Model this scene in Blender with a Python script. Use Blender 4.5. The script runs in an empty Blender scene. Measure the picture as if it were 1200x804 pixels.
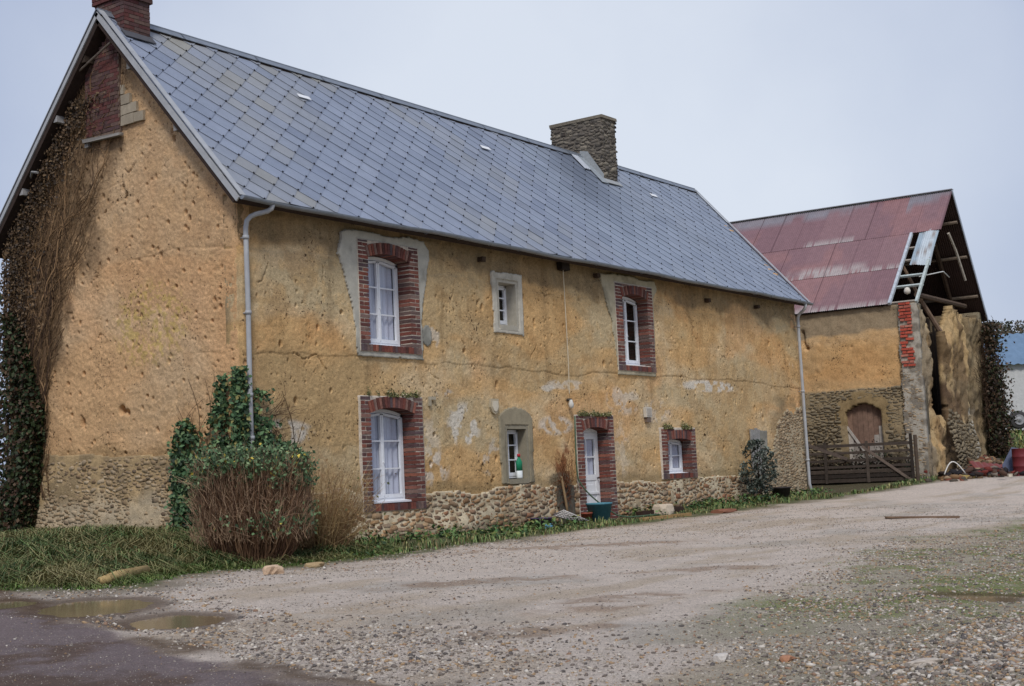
import bpy, math, random
import numpy as np
from mathutils import Matrix, Vector

# ------------------------------------------------------------------ camera
scene = bpy.context.scene
COL = scene.collection
CAM = np.array([-15.398, -16.57, 1.05])
_c = 1600.0
AX = np.array([1163, -106, -1600.]); AX /= np.linalg.norm(AX)
AY = np.array([-2225, -260, -1600.]); AY -= AX*(AY@AX); AY /= np.linalg.norm(AY)
AZ = np.cross(AX, AY)
cd = bpy.data.cameras.new('camera'); cam = bpy.data.objects.new('camera', cd); COL.objects.link(cam)
cam.matrix_world = Matrix.Translation(Vector(CAM)) @ Matrix([list(AX), list(AY), list(AZ)]).to_4x4()
cd.lens = 48.0; cd.sensor_width = 36.0; cd.clip_end = 3000; cd.clip_start = 0.1
scene.camera = cam

# ------------------------------------------------------------------ world and sun
SUN_EL, SUN_AZ = math.radians(48), math.radians(215)   # azimuth of the sun measured from +X
w = bpy.data.worlds.new('World'); scene.world = w; w.use_nodes = True
nt = w.node_tree; nt.nodes.clear()
def N(tree, typ, **kw):
    n = tree.nodes.new(typ)
    for k, v in kw.items(): setattr(n, k, v)
    return n
out = N(nt, 'ShaderNodeOutputWorld'); bg = N(nt, 'ShaderNodeBackground'); bg.inputs[1].default_value = 0.1
sky = N(nt, 'ShaderNodeTexSky', sky_type='NISHITA', sun_disc=False)
sky.sun_elevation = SUN_EL; sky.sun_rotation = math.radians(90) - SUN_AZ
sky.air_density = 1.0; sky.dust_density = 3.0
tc = N(nt, 'ShaderNodeTexCoord')
# overcast deck: one broad paler region, soft mottling
dotn = N(nt, 'ShaderNodeVectorMath', operation='DOT_PRODUCT')
_v = AX*0.02 + np.array([0, 0, 0])
bright = np.array([AX@np.array([0.03, 0.08, -1]), AY@np.array([0.03, 0.08, -1]), AZ@np.array([0.03, 0.08, -1])]); bright /= np.linalg.norm(bright)
dotn.inputs[1].default_value = tuple(bright)
nt.links.new(tc.outputs['Generated'], dotn.inputs[0])
mr = N(nt, 'ShaderNodeMapRange'); mr.inputs[1].default_value = 0.90; mr.inputs[2].default_value = 1.0
mr.interpolation_type = 'SMOOTHSTEP'
nt.links.new(dotn.outputs['Value'], mr.inputs[0])
nz = N(nt, 'ShaderNodeTexNoise'); nz.inputs['Scale'].default_value = 4.5; nz.inputs['Detail'].default_value = 6
nt.links.new(tc.outputs['Generated'], nz.inputs['Vector'])
ad = N(nt, 'ShaderNodeMath', operation='MULTIPLY_ADD'); ad.inputs[1].default_value = 0.9; ad.inputs[2].default_value = -0.45
nt.links.new(nz.outputs[0], ad.inputs[0])
ad2 = N(nt, 'ShaderNodeMath', operation='ADD', use_clamp=True)
nt.links.new(ad.outputs[0], ad2.inputs[0]); nt.links.new(mr.outputs[0], ad2.inputs[1])
mc = N(nt, 'ShaderNodeMix', data_type='RGBA')
mc.inputs['A'].default_value = (3.1, 3.6, 4.85, 1); mc.inputs['B'].default_value = (5.3, 5.7, 6.4, 1)
nt.links.new(ad2.outputs[0], mc.inputs['Factor'])
mx = N(nt, 'ShaderNodeMix', data_type='RGBA'); mx.inputs['Factor'].default_value = 0.9
nt.links.new(sky.outputs[0], mx.inputs['A']); nt.links.new(mc.outputs['Result'], mx.inputs['B'])
nt.links.new(mx.outputs['Result'], bg.inputs[0]); nt.links.new(bg.outputs[0], out.inputs[0])
sd = bpy.data.lights.new('sun', 'SUN'); sd.energy = 1.5; sd.angle = math.radians(12); sd.color = (1, .975, .94)
so = bpy.data.objects.new('sun', sd); COL.objects.link(so)
sdir = Vector((math.cos(SUN_EL)*math.cos(SUN_AZ), math.cos(SUN_EL)*math.sin(SUN_AZ), math.sin(SUN_EL)))
so.rotation_euler = sdir.to_track_quat('Z', 'Y').to_euler()
scene.view_settings.view_transform = 'Standard'; scene.view_settings.look = 'None'
scene.view_settings.exposure = 0.48; scene.view_settings.gamma = 1
scene.render.engine = 'CYCLES'

rng = np.random.default_rng(7); random.seed(7)

# ------------------------------------------------------------------ helpers: numbers
def ss(t):
    t = np.clip(t, 0, 1); return t*t*(3-2*t)
def _h(ix, iy, s):
    n = (ix.astype(np.int64)*374761393 + iy.astype(np.int64)*668265263 + s*974634777) & 0xffffffff
    n = ((n ^ (n >> 13))*1274126177) & 0xffffffff
    return ((n ^ (n >> 16)) & 0xffff)/65535.0
def vn(x, y, s=0):
    x = np.asarray(x, float); y = np.asarray(y, float)
    ix = np.floor(x); iy = np.floor(y); fx = x-ix; fy = y-iy
    fx = fx*fx*(3-2*fx); fy = fy*fy*(3-2*fy)
    a = _h(ix, iy, s); b = _h(ix+1, iy, s); c = _h(ix, iy+1, s); d = _h(ix+1, iy+1, s)
    return (a*(1-fx)+b*fx)*(1-fy)+(c*(1-fx)+d*fx)*fy
def fbm(x, y, s=0, o=4):
    r = 0; a = .5; t = 0
    for k in range(o):
        r = r+a*vn(x*2**k, y*2**k, s+k*17); t += a; a *= .5
    return r/t
def lin(r, g, b):
    f = lambda c: (c/255/12.92) if c/255 <= .04045 else ((c/255+.055)/1.055)**2.4
    return np.array([f(r), f(g), f(b)])
def mixc(a, b, t):
    t = np.asarray(t)[..., None]; return a*(1-t)+b*t

# ------------------------------------------------------------------ helpers: objects
def link(o, parent=None):
    COL.objects.link(o)
    if parent is not None: o.parent = parent
    return o
def tag(o, label=None, cat=None, group=None, kind=None):
    if label: o['label'] = label
    if cat: o['category'] = cat
    if group: o['group'] = group
    if kind: o['kind'] = kind
    return o
def empty(name, loc=(0, 0, 0), rz=0):
    o = bpy.data.objects.new(name, None); COL.objects.link(o); o.location = loc; o.rotation_euler = (0, 0, rz); o.empty_display_size = .2
    return o
def each(mb, name, mat, parent=None, smooth=False, bevel=0):
    """one object per connected piece collected in mb"""
    par = list(range(len(mb.v)))
    def find(i):
        while par[i] != i: par[i] = par[par[i]]; i = par[i]
        return i
    for f in mb.f:
        a = find(f[0])
        for i in f[1:]: par[find(i)] = a
    gr = {}
    for f in mb.f: gr.setdefault(find(f[0]), []).append(f)
    out = []
    for k, fs in gr.items():
        m2 = MB(); ids = sorted({i for f in fs for i in f}); mp = {i: j for j, i in enumerate(ids)}
        m2.v = [mb.v[i] for i in ids]; m2.c = [mb.c[i] for i in ids]; m2.f = [tuple(mp[i] for i in f) for f in fs]
        out.append(m2.build(name, mat, parent, smooth, bevel))
    return out
def npmesh(name, V, Q=None, T=None, mat=None, parent=None, col=None, smooth=False):
    """V (n,3); Q (m,4) quads; T (k,3) tris; col (n,3) per-vertex colour"""
    V = np.asarray(V, np.float32); me = bpy.data.meshes.new(name)
    Q = np.zeros((0, 4), int) if Q is None else np.asarray(Q); T = np.zeros((0, 3), int) if T is None else np.asarray(T)
    me.vertices.add(len(V)); me.vertices.foreach_set('co', V.ravel())
    nl = Q.size+T.size; me.loops.add(nl); me.polygons.add(len(Q)+len(T))
    me.loops.foreach_set('vertex_index', np.concatenate([Q.ravel(), T.ravel()]).astype(np.int32))
    st = np.concatenate([np.arange(len(Q))*4, Q.size+np.arange(len(T))*3]).astype(np.int32)
    me.polygons.foreach_set('loop_start', st)
    me.update(calc_edges=True); me.validate()
    if col is not None:
        a = me.color_attributes.new('col', 'FLOAT_COLOR', 'POINT')
        c = np.ones((len(V), 4), np.float32); c[:, :3] = col
        a.data.foreach_set('color', c.ravel())
    if smooth: me.polygons.foreach_set('use_smooth', np.ones(len(me.polygons), bool))
    if mat: me.materials.append(mat)
    o = bpy.data.objects.new(name, me); return link(o, parent)

class MB:
    """collects boxes, prisms and tubes into one mesh"""
    def __init__(s): s.v = []; s.f = []; s.c = []
    def add(s, vs, fs, c=None):
        n = len(s.v); s.v += [tuple(map(float, p)) for p in vs]; s.f += [tuple(n+i for i in f) for f in fs]
        s.c += [tuple(c) if c is not None else (1, 1, 1)]*len(vs)
    def box(s, x0, x1, y0, y1, z0, z1, c=None, j=0):
        P = [(x0, y0, z0), (x1, y0, z0), (x1, y1, z0), (x0, y1, z0), (x0, y0, z1), (x1, y0, z1), (x1, y1, z1), (x0, y1, z1)]
        if j: P = [tuple(a+random.uniform(-j, j) for a in p) for p in P]
        s.add(P, [(0, 3, 2, 1), (4, 5, 6, 7), (0, 1, 5, 4), (1, 2, 6, 5), (2, 3, 7, 6), (3, 0, 4, 7)], c)
    def obox(s, c0, ax, ay, az, hx, hy, hz, c=None, j=0):
        c0, ax, ay, az = map(np.array, (c0, ax, ay, az)); P = []
        for k in (-1, 1):
            for (a, b) in ((-1, -1), (1, -1), (1, 1), (-1, 1)):
                p = c0+ax*a*hx+ay*b*hy+az*k*hz
                if j: p = p+np.array([random.uniform(-j, j) for _ in range(3)])
                P.append(p)
        s.add(P, [(0, 3, 2, 1), (4, 5, 6, 7), (0, 1, 5, 4), (1, 2, 6, 5), (2, 3, 7, 6), (3, 0, 4, 7)], c)
    def tube(s, pts, r, n=8, c=None, caps=True):
        pts = [np.array(p, float) for p in pts]; rr = r if hasattr(r, '__len__') else [r]*len(pts)
        base = len(s.v); up = None
        for i, p in enumerate(pts):
            d = (pts[min(i+1, len(pts)-1)]-pts[max(i-1, 0)]); d /= (np.linalg.norm(d)+1e-9)
            if up is None:
                up = np.array([0, 0, 1.]) if abs(d[2]) < .9 else np.array([1., 0, 0])
            a = np.cross(d, up); a /= np.linalg.norm(a)+1e-9; b = np.cross(a, d); up = b
            for k in range(n):
                t = 2*math.pi*k/n
                s.v.append(tuple(p+(a*math.cos(t)+b*math.sin(t))*rr[i])); s.c.append(tuple(c) if c is not None else (1, 1, 1))
        for i in range(len(pts)-1):
            for k in range(n):
                k2 = (k+1) % n
                s.f.append((base+i*n+k, base+i*n+k2, base+(i+1)*n+k2, base+(i+1)*n+k))
        if caps:
            s.f.append(tuple(base+k for k in range(n))[::-1]); s.f.append(tuple(base+(len(pts)-1)*n+k for k in range(n)))
    def lathe(s, c0, prof, n=20, c=None, axis='z', sq=1.0):
        base = len(s.v); c0 = np.array(c0, float)
        for (r, h) in prof:
            for k in range(n):
                t = 2*math.pi*k/n
                if axis == 'z': p = c0+np.array([r*math.cos(t), r*math.sin(t)*sq, h])
                elif axis == 'y': p = c0+np.array([r*math.cos(t), h, r*math.sin(t)])
                else: p = c0+np.array([h, r*math.cos(t), r*math.sin(t)])
                s.v.append(tuple(p)); s.c.append(tuple(c) if c is not None else (1, 1, 1))
        for i in range(len(prof)-1):
            for k in range(n):
                k2 = (k+1) % n; s.f.append((base+i*n+k, base+i*n+k2, base+(i+1)*n+k2, base+(i+1)*n+k))
        s.f.append(tuple(base+k for k in range(n))[::-1]); s.f.append(tuple(base+(len(prof)-1)*n+k for k in range(n)))
    def build(s, name, mat, parent=None, smooth=False, bevel=0):
        me = bpy.data.meshes.new(name); me.from_pydata(s.v, [], s.f); me.update()
        a = me.color_attributes.new('col', 'FLOAT_COLOR', 'POINT')
        c = np.ones((len(s.v), 4), np.float32); c[:, :3] = np.array(s.c); a.data.foreach_set('color', c.ravel())
        me.materials.append(mat)
        if smooth: me.polygons.foreach_set('use_smooth', np.ones(len(me.polygons), bool))
        o = bpy.data.objects.new(name, me); link(o, parent)
        if bevel:
            m = o.modifiers.new('b', 'BEVEL'); m.width = bevel; m.segments = 2; m.limit_method = 'ANGLE'
        return o

# ------------------------------------------------------------------ materials
def material(name, base=(.5, .5, .5), rough=.85, attr=False, island=None, noise=None, bump=None, metallic=0, spec=.3, vor=None, rampisl=None):
    """attr: base colour comes from the 'col' attribute. island: value spread per island.
    noise: (scale, amount). bump: list of (scale, detail, strength, distance)."""
    m = bpy.data.materials.new(name); m.use_nodes = True; t = m.node_tree; t.nodes.clear()
    o = N(t, 'ShaderNodeOutputMaterial'); b = N(t, 'ShaderNodeBsdfPrincipled')
    b.inputs['Roughness'].default_value = rough; b.inputs['Metallic'].default_value = metallic
    b.inputs['Specular IOR Level'].default_value = spec
    t.links.new(b.outputs[0], o.inputs[0])
    if attr:
        a = N(t, 'ShaderNodeAttribute', attribute_name='col'); cur = a.outputs['Color']
    else:
        a = N(t, 'ShaderNodeRGB'); a.outputs[0].default_value = (*base, 1); cur = a.outputs[0]
    tc = N(t, 'ShaderNodeTexCoord')
    gi = N(t, 'ShaderNodeNewGeometry')
    if rampisl:
        r = N(t, 'ShaderNodeValToRGB'); el = r.color_ramp.elements
        r.color_ramp.interpolation = 'LINEAR'
        for i, (p, c) in enumerate(rampisl):
            e = el[i] if i < 2 else el.new(p)
            e.position = p; e.color = (*c, 1)
        t.links.new(gi.outputs['Random Per Island'], r.inputs[0]); cur = r.outputs[0]
    if island:
        mr = N(t, 'ShaderNodeMapRange'); mr.inputs[3].default_value = 1-island; mr.inputs[4].default_value = 1+island
        t.links.new(gi.outputs['Random Per Island'], mr.inputs[0])
        hs = N(t, 'ShaderNodeHueSaturation'); t.links.new(mr.outputs[0], hs.inputs['Value']); t.links.new(cur, hs.inputs['Color']); cur = hs.outputs[0]
    for (sc, am, det) in (noise or []):
        n = N(t, 'ShaderNodeTexNoise'); n.inputs['Scale'].default_value = sc; n.inputs['Detail'].default_value = det; n.inputs['Roughness'].default_value = .65
        t.links.new(tc.outputs['Object'], n.inputs['Vector'])
        mr = N(t, 'ShaderNodeMapRange'); mr.inputs[1].default_value = .3; mr.inputs[2].default_value = .7; mr.inputs[3].default_value = 1-am; mr.inputs[4].default_value = 1+am
        t.links.new(n.outputs[0], mr.inputs[0])
        hs = N(t, 'ShaderNodeHueSaturation'); t.links.new(mr.outputs[0], hs.inputs['Value']); t.links.new(cur, hs.inputs['Color']); cur = hs.outputs[0]
    if vor:                                        # (scale, threshold, colour): scattered specks
        for (sc, th, c, am) in vor:
            v = N(t, 'ShaderNodeTexVoronoi'); v.inputs['Scale'].default_value = sc; v.inputs['Randomness'].default_value = 1
            t.links.new(tc.outputs['Object'], v.inputs['Vector'])
            mr = N(t, 'ShaderNodeMapRange'); mr.inputs[1].default_value = th; mr.inputs[2].default_value = th*.6; mr.inputs[3].default_value = 0; mr.inputs[4].default_value = am
            t.links.new(v.outputs['Distance'], mr.inputs[0])
            mx = N(t, 'ShaderNodeMix', data_type='RGBA'); mx.inputs['B'].default_value = (*c, 1)
            t.links.new(mr.outputs[0], mx.inputs['Factor']); t.links.new(cur, mx.inputs['A']); cur = mx.outputs['Result']
    t.links.new(cur, b.inputs['Base Color'])
    prev = None
    for (sc, det, st, dist) in (bump or []):
        n = N(t, 'ShaderNodeTexNoise'); n.inputs['Scale'].default_value = sc; n.inputs['Detail'].default_value = det; n.inputs['Roughness'].default_value = .7
        t.links.new(tc.outputs['Object'], n.inputs['Vector'])
        bp = N(t, 'ShaderNodeBump'); bp.inputs['Strength'].default_value = st; bp.inputs['Distance'].default_value = dist
        t.links.new(n.outputs[0], bp.inputs['Height'])
        if prev: t.links.new(prev, bp.inputs['Normal'])
        prev = bp.outputs[0]
    if prev: t.links.new(prev, b.inputs['Normal'])
    return m
M = {}
M['cob'] = material('cob', attr=True, rough=.95, spec=.1, noise=[(7, .12, 6), (34, .20, 6), (110, .18, 3)], bump=[(26, 7, .55, .02), (90, 5, .8, .010)], vor=[(34, .15, (.10, .06, .03), .6), (11, .12, (.06, .035, .02), .9), (21, .10, (.55, .48, .36), .5)])
def cobmat():
    m = material('cob', attr=True, rough=.95, spec=.1, noise=[(3.5, .08, 4), (14, .14, 6), (48, .26, 6), (150, .2, 3)])
    t = m.node_tree; b = next(n for n in t.nodes if n.type == 'BSDF_PRINCIPLED'); L_ = t.links
    tc = N(t, 'ShaderNodeTexCoord'); nd = N(t, 'ShaderNodeTexNoise'); nd.inputs['Scale'].default_value = 16; nd.inputs['Detail'].default_value = 3
    L_.new(tc.outputs['Object'], nd.inputs['Vector'])
    wv_ = N(t, 'ShaderNodeVectorMath', operation='MULTIPLY_ADD'); wv_.inputs[1].default_value = (.10, .10, .10)
    L_.new(nd.outputs['Color'], wv_.inputs[0]); L_.new(tc.outputs['Object'], wv_.inputs[2])
    cur = b.inputs['Base Color'].links[0].from_socket; h = None
    cl_ = N(t, 'ShaderNodeTexNoise'); cl_.inputs['Scale'].default_value = 1.3; cl_.inputs['Detail'].default_value = 3; L_.new(tc.outputs['Object'], cl_.inputs['Vector'])
    for (sc, lo, hi, am) in ((6, .01, .25, .9), (13, .03, .36, .85), (27, .05, .42, .7)):
        v = N(t, 'ShaderNodeTexVoronoi'); v.inputs['Scale'].default_value = sc; L_.new(wv_.outputs[0], v.inputs['Vector'])
        th = N(t, 'ShaderNodeMapRange'); th.inputs[1].default_value = .38; th.inputs[2].default_value = .68; th.inputs[3].default_value = lo; th.inputs[4].default_value = hi; L_.new(cl_.outputs[0], th.inputs[0])
        rd = N(t, 'ShaderNodeSeparateColor'); L_.new(v.outputs['Color'], rd.inputs[0])
        ml = N(t, 'ShaderNodeMath', operation='MULTIPLY'); L_.new(th.outputs[0], ml.inputs[0]); L_.new(rd.outputs[0], ml.inputs[1])
        sb = N(t, 'ShaderNodeMath', operation='SUBTRACT'); L_.new(ml.outputs[0], sb.inputs[0]); L_.new(v.outputs['Distance'], sb.inputs[1])
        mk = N(t, 'ShaderNodeMath', operation='MULTIPLY', use_clamp=True); mk.inputs[1].default_value = 28; L_.new(sb.outputs[0], mk.inputs[0])
        m2 = N(t, 'ShaderNodeMath', operation='MULTIPLY'); m2.inputs[1].default_value = am; L_.new(mk.outputs[0], m2.inputs[0])
        mx = N(t, 'ShaderNodeMix', data_type='RGBA'); mx.inputs['B'].default_value = (.075, .045, .025, 1); L_.new(m2.outputs[0], mx.inputs['Factor']); L_.new(cur, mx.inputs['A']); cur = mx.outputs['Result']  # pit shade painted dark brown; the same mask sinks the bump
        if h is None: h = mk.outputs[0]
        else:
            a_ = N(t, 'ShaderNodeMath', operation='MAXIMUM'); L_.new(h, a_.inputs[0]); L_.new(mk.outputs[0], a_.inputs[1]); h = a_.outputs[0]
    L_.new(cur, b.inputs['Base Color'])
    nf = N(t, 'ShaderNodeTexNoise'); nf.inputs['Scale'].default_value = 40; nf.inputs['Detail'].default_value = 7; nf.inputs['Roughness'].default_value = .75; L_.new(tc.outputs['Object'], nf.inputs['Vector'])
    b1 = N(t, 'ShaderNodeBump'); b1.inputs['Strength'].default_value = .9; b1.inputs['Distance'].default_value = .016; L_.new(nf.outputs[0], b1.inputs['Height'])
    b2 = N(t, 'ShaderNodeBump', invert=True); b2.inputs['Strength'].default_value = .9; b2.inputs['Distance'].default_value = .02; L_.new(h, b2.inputs['Height']); L_.new(b1.outputs[0], b2.inputs['Normal'])
    L_.new(b2.outputs[0], b.inputs['Normal'])
    return m
M['cob'] = cobmat()
M['render'] = material('lime_render', attr=True, rough=.9, spec=.1, noise=[(8, .12, 6), (50, .08, 4)], bump=[(30, 6, .5, .012)])
M['mortar'] = material('mortar', attr=True, rough=.95, spec=.1, noise=[(10, .2, 6), (60, .2, 4)], bump=[(30, 6, .8, .02)])
BR = [(0, lin(78, 54, 50)), (.2, lin(126, 74, 62)), (.4, lin(98, 64, 60)), (.58, lin(90, 78, 80)), (.75, lin(142, 90, 74)), (.88, lin(124, 104, 96)), (1, lin(70, 54, 54))]
M['brick'] = material('brick', rampisl=BR, rough=.9, spec=.15, noise=[(25, .25, 5)], bump=[(50, 5, .5, .008)])
M['brick_purple'] = material('brick_purple', rampisl=[(0, lin(86, 56, 56)), (.3, lin(100, 62, 58)), (.55, lin(84, 66, 66)), (.8, lin(104, 84, 76)), (1, lin(70, 52, 52))], rough=.9, spec=.15, noise=[(20, .25, 5)], bump=[(50, 5, .5, .008)])
M['brick_red'] = material('brick_red', rampisl=[(0, lin(164, 74, 60)), (.4, lin(184, 88, 70)), (.8, lin(150, 66, 54)), (1, lin(186, 124, 106))], rough=.9, spec=.15, noise=[(20, .2, 5)], bump=[(50, 5, .5, .008)])
M['stone'] = material('rubble_stone', rampisl=[(0, lin(122, 94, 70)), (.18, lin(168, 134, 98)), (.35, lin(134, 112, 90)), (.5, lin(182, 152, 116)), (.65, lin(146, 104, 78)), (.8, lin(152, 134, 112)), (1, lin(104, 80, 64))], rough=.92, spec=.12, noise=[(20, .3, 6)], bump=[(30, 6, .7, .02)])
M['stone_tan'] = material('tan_stone', rampisl=[(0, lin(126, 104, 80)), (.25, lin(164, 142, 112)), (.5, lin(144, 122, 96)), (.75, lin(178, 158, 130)), (1, lin(104, 88, 72))], rough=.92, spec=.12, noise=[(20, .3, 6)], bump=[(30, 6, .7, .02)])
M['stone_barn'] = material('barn_stone', rampisl=[(0, lin(112, 102, 84)), (.3, lin(140, 126, 102)), (.6, lin(124, 112, 92)), (1, lin(98, 88, 72))], rough=.92, spec=.12, noise=[(20, .3, 6)], bump=[(30, 6, .7, .02)])
M['stone_grey'] = material('grey_stone', rampisl=[(0, lin(84, 79, 74)), (.25, lin(120, 113, 103)), (.5, lin(98, 90, 82)), (.75, lin(136, 128, 114)), (1, lin(72, 66, 62))], rough=.92, spec=.12, noise=[(20, .3, 6)], bump=[(30, 6, .7, .02)])
M['slate'] = material('slate', attr=True, rough=.48, spec=.45, island=.05, noise=[(3, .08, 5), (40, .10, 5)], bump=[(60, 5, .25, .004)])
M['zinc'] = material('zinc', lin(132, 138, 146), rough=.45, metallic=.35, noise=[(6, .15, 5)], bump=[(20, 4, .2, .003)])
M['pvc'] = material('grey_pipe', lin(166, 167, 168), rough=.4, noise=[(5, .12, 5)])
M['white_paint'] = material('white_paint', lin(226, 228, 232), rough=.5, noise=[(12, .06, 5)], bump=[(40, 4, .15, .002)])
M['old_white'] = material('old_white_paint', lin(226, 226, 226), rough=.55, noise=[(9, .10, 6)], bump=[(30, 4, .2, .003)])
M['curtain'] = material('curtain', lin(186, 189, 204), rough=.9, noise=[(40, .05, 2)])
M['wood'] = material('weathered_wood', attr=True, rough=.85, spec=.15, noise=[(8, .25, 6), (50, .2, 3)], bump=[(40, 5, .5, .006)])
M['dark'] = material('dark_room', lin(40, 36, 34), rough=.95)
M['roomwall'] = material('inside_wall', lin(92, 84, 74), rough=.95)
M['under'] = material('roof_boards', lin(56, 44, 38), rough=.95, noise=[(8, .3, 5)])
M['rustroof'] = material('painted_corrugated_iron', attr=True, rough=.62, spec=.3, noise=[(5, .12, 6), (40, .12, 4)])
M['bluesheet'] = material('grey_corrugated_sheet', attr=True, rough=.5, noise=[(3, .12, 5)])
M['leaf'] = material('leaf', attr=True, rough=.6, spec=.25, island=.35)
M['twig'] = material('twig', attr=True, rough=.9, spec=.1, island=.25)
M['grass'] = material('grass', attr=True, rough=.75, spec=.12, island=.3)
M['gravel'] = material('gravel', attr=True, rough=.85, spec=.2, noise=[(60, .2, 4)])
M['generic'] = material('plain', attr=True, rough=.6, noise=[(10, .12, 5)])
M['rubber'] = material('rubber', lin(66, 64, 64), rough=.8, noise=[(20, .2, 4)])
M['pit'] = material('nail_black', lin(34, 34, 38), rough=.8)
def glassmat():
    m = bpy.data.materials.new('window_glass'); m.use_nodes = True; t = m.node_tree; t.nodes.clear()
    o = N(t, 'ShaderNodeOutputMaterial'); mx = N(t, 'ShaderNodeMixShader'); tr = N(t, 'ShaderNodeBsdfTransparent'); gl = N(t, 'ShaderNodeBsdfGlossy')
    tr.inputs[0].default_value = (.98, .99, .99, 1); gl.inputs['Roughness'].default_value = .03
    fr = N(t, 'ShaderNodeFresnel'); fr.inputs[0].default_value = 1.6; ge = N(t, 'ShaderNodeNewGeometry'); mf = N(t, 'ShaderNodeMix', data_type='FLOAT'); mf.inputs['B'].default_value = .06
    t.links.new(ge.outputs['Backfacing'], mf.inputs['Factor']); t.links.new(fr.outputs[0], mf.inputs['A']); t.links.new(mf.outputs['Result'], mx.inputs[0]); t.links.new(tr.outputs[0], mx.inputs[1]); t.links.new(gl.outputs[0], mx.inputs[2]); t.links.new(mx.outputs[0], o.inputs[0])
    return m
M['glass'] = glassmat()
def watermat():
    m = bpy.data.materials.new('puddle_water'); m.use_nodes = True; t = m.node_tree; b = t.nodes['Principled BSDF']
    b.inputs['Base Color'].default_value = (*lin(132, 114, 88), 1); b.inputs['Roughness'].default_value = .10; b.inputs['Specular IOR Level'].default_value = .5
    tc = N(t, 'ShaderNodeTexCoord'); n = N(t, 'ShaderNodeTexNoise'); n.inputs['Scale'].default_value = 3; t.links.new(tc.outputs['Object'], n.inputs['Vector'])
    bp = N(t, 'ShaderNodeBump'); bp.inputs['Strength'].default_value = .03; bp.inputs['Distance'].default_value = .02
    t.links.new(n.outputs[0], bp.inputs['Height']); t.links.new(bp.outputs[0], b.inputs['Normal'])
    return m
M['water'] = watermat()

# ------------------------------------------------------------------ terrain
PUD = [(-6.45, -4.7, .92, .56, .93, -.07), (-6.98, -6.62, .62, .38, .93, -.115), (-6.75, -3.45, .55, .35, .93, -.045), (-2.54, -12.6, .5, .24, 1.2, -.25)]
def ground0(x, y):
    z = -.022*np.clip(-y-2.5, 0, 20)+.13*ss((x-8)/14)+.32*ss((x-21)/8)+.08*ss((x-28)/6)+1.4*ss((x-33)/7)
    z = z+.4*ss((y+2.8)/4.5)*ss((.8-x)/1.5)*ss((x+30)/20)
    z = z+.05*ss((y+2.2)/1.6)*ss((x-.5)/2)*ss((24-x)/2)
    z = z+.10*np.exp(-(((x+7.2)/1.5)**2+((y+14.6)/1.2)**2))
    return z
def pudd(x, y):
    r = np.full(np.shape(x), 9.)
    for (cx, cy, a, b, ang, zz) in PUD:
        c, s = math.cos(ang), math.sin(ang); u = ((x-cx)*c+(y-cy)*s)/a; v = (-(x-cx)*s+(y-cy)*c)/b
        r = np.minimum(r, np.sqrt(u*u+v*v)+(fbm(x*2.2, y*2.2, 5)-.5)*.5)
    return r
def ground(x, y):
    x = np.asarray(x, float); y = np.asarray(y, float)
    z = ground0(x, y)+(fbm(x*.5, y*.5, 3)-.5)*.07+(fbm(x*2.5, y*2.5, 4)-.5)*.035*ss((30-x)/8)
    for (cx, cy, a, b, ang, zz) in PUD:
        c, s = math.cos(ang), math.sin(ang); u = ((x-cx)*c+(y-cy)*s)/a; v = (-(x-cx)*s+(y-cy)*c)/b
        r = np.sqrt(u*u+v*v)+(fbm(x*2.2, y*2.2, 5)-.5)*.5
        k = ss((1.9-r)/.9); z = z*(1-k)+(zz+.012*np.clip(r-1, -1, 1)*2.2)*k
    return z
def gz(x, y): return float(ground(np.array([x]), np.array([y]))[0])
def tarx(y): return np.interp(y, [-40, -14, -10.8, -9.8, -8.84, -7.17, -4.67, -2.84, 0, 6, 40], [-14, -9.35, -9.0, -8.8, -8.5, -7.95, -6.95, -6.3, -5.3, -4.6, -3])
def grassy(x): return np.interp(x, [-12, -6.4, -5.9, -5.1, -2.9, -2.07, -.5, .7, 4, 7.2, 11.7, 16.1, 22, 25.5, 28, 31], [1.5, -1.4, -2.2, -3.3, -2.5, -2.95, -2.92, -2.8, -2.3, -1.95, -1.55, -1.5, -1.37, -1.75, -2.3, -3.0])
def ruby(x): return np.interp(x, [-9, -8.4, -7, -3.5, 3.2, 13, 20], [-12.6, -12.1, -11.4, -10.3, -8.8, -9.2, -10])
gx = np.concatenate([np.geomspace(-900, -30, 24)[:-1], np.arange(-30, -12, .6), np.arange(-12, 2, .07), np.arange(2, 12, .1), np.arange(12, 45, .25), np.geomspace(45, 2200, 40)])
gy = np.concatenate([-np.geomspace(900, 18, 24)[:-1], np.arange(-18, -16.0, .3), np.arange(-16., -5, .07), np.arange(-5, 1, .08), np.arange(1, 8, .25), np.geomspace(8, 2200, 45)])
GX, GY = np.meshgrid(gx, gy, indexing='ij'); GZ = ground(GX, GY)
far = np.clip((np.hypot(GX, GY)-60)/60, 0, 1); GZ = GZ*(1-far)+1.6*far
GZ = GZ-.25*((GX > .4) & (GX < 21.4) & (GY > .4) & (GY < 5.9))
n1 = fbm(GX*.8, GY*.8, 11); n2 = fbm(GX*4, GY*4, 12); n3 = fbm(GX*.35+GY*.1, GY*1.6, 14)
c_track = lin(202, 187, 172); c_brown = lin(170, 150, 122); c_grey = lin(168, 160, 148); c_tar = lin(122, 108, 106); c_moss = lin(116, 124, 68); c_soil = lin(78, 68, 50)
gc = np.zeros(GX.shape+(3,))+c_track
gc = mixc(gc, c_brown, ss((n3-.52)/.16)*.5); gc = mixc(gc, c_grey, ss((n1-.55)/.15)*.5)
gc = mixc(gc, lin(198, 188, 176), ss((n2-.6)/.15)*.5*ss((n1-.3)/.3))
rub = ss((ruby(GX)-GY+(n1-.5)*2)/1.4); gc = mixc(gc, lin(148, 140, 116), rub*.8)
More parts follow.
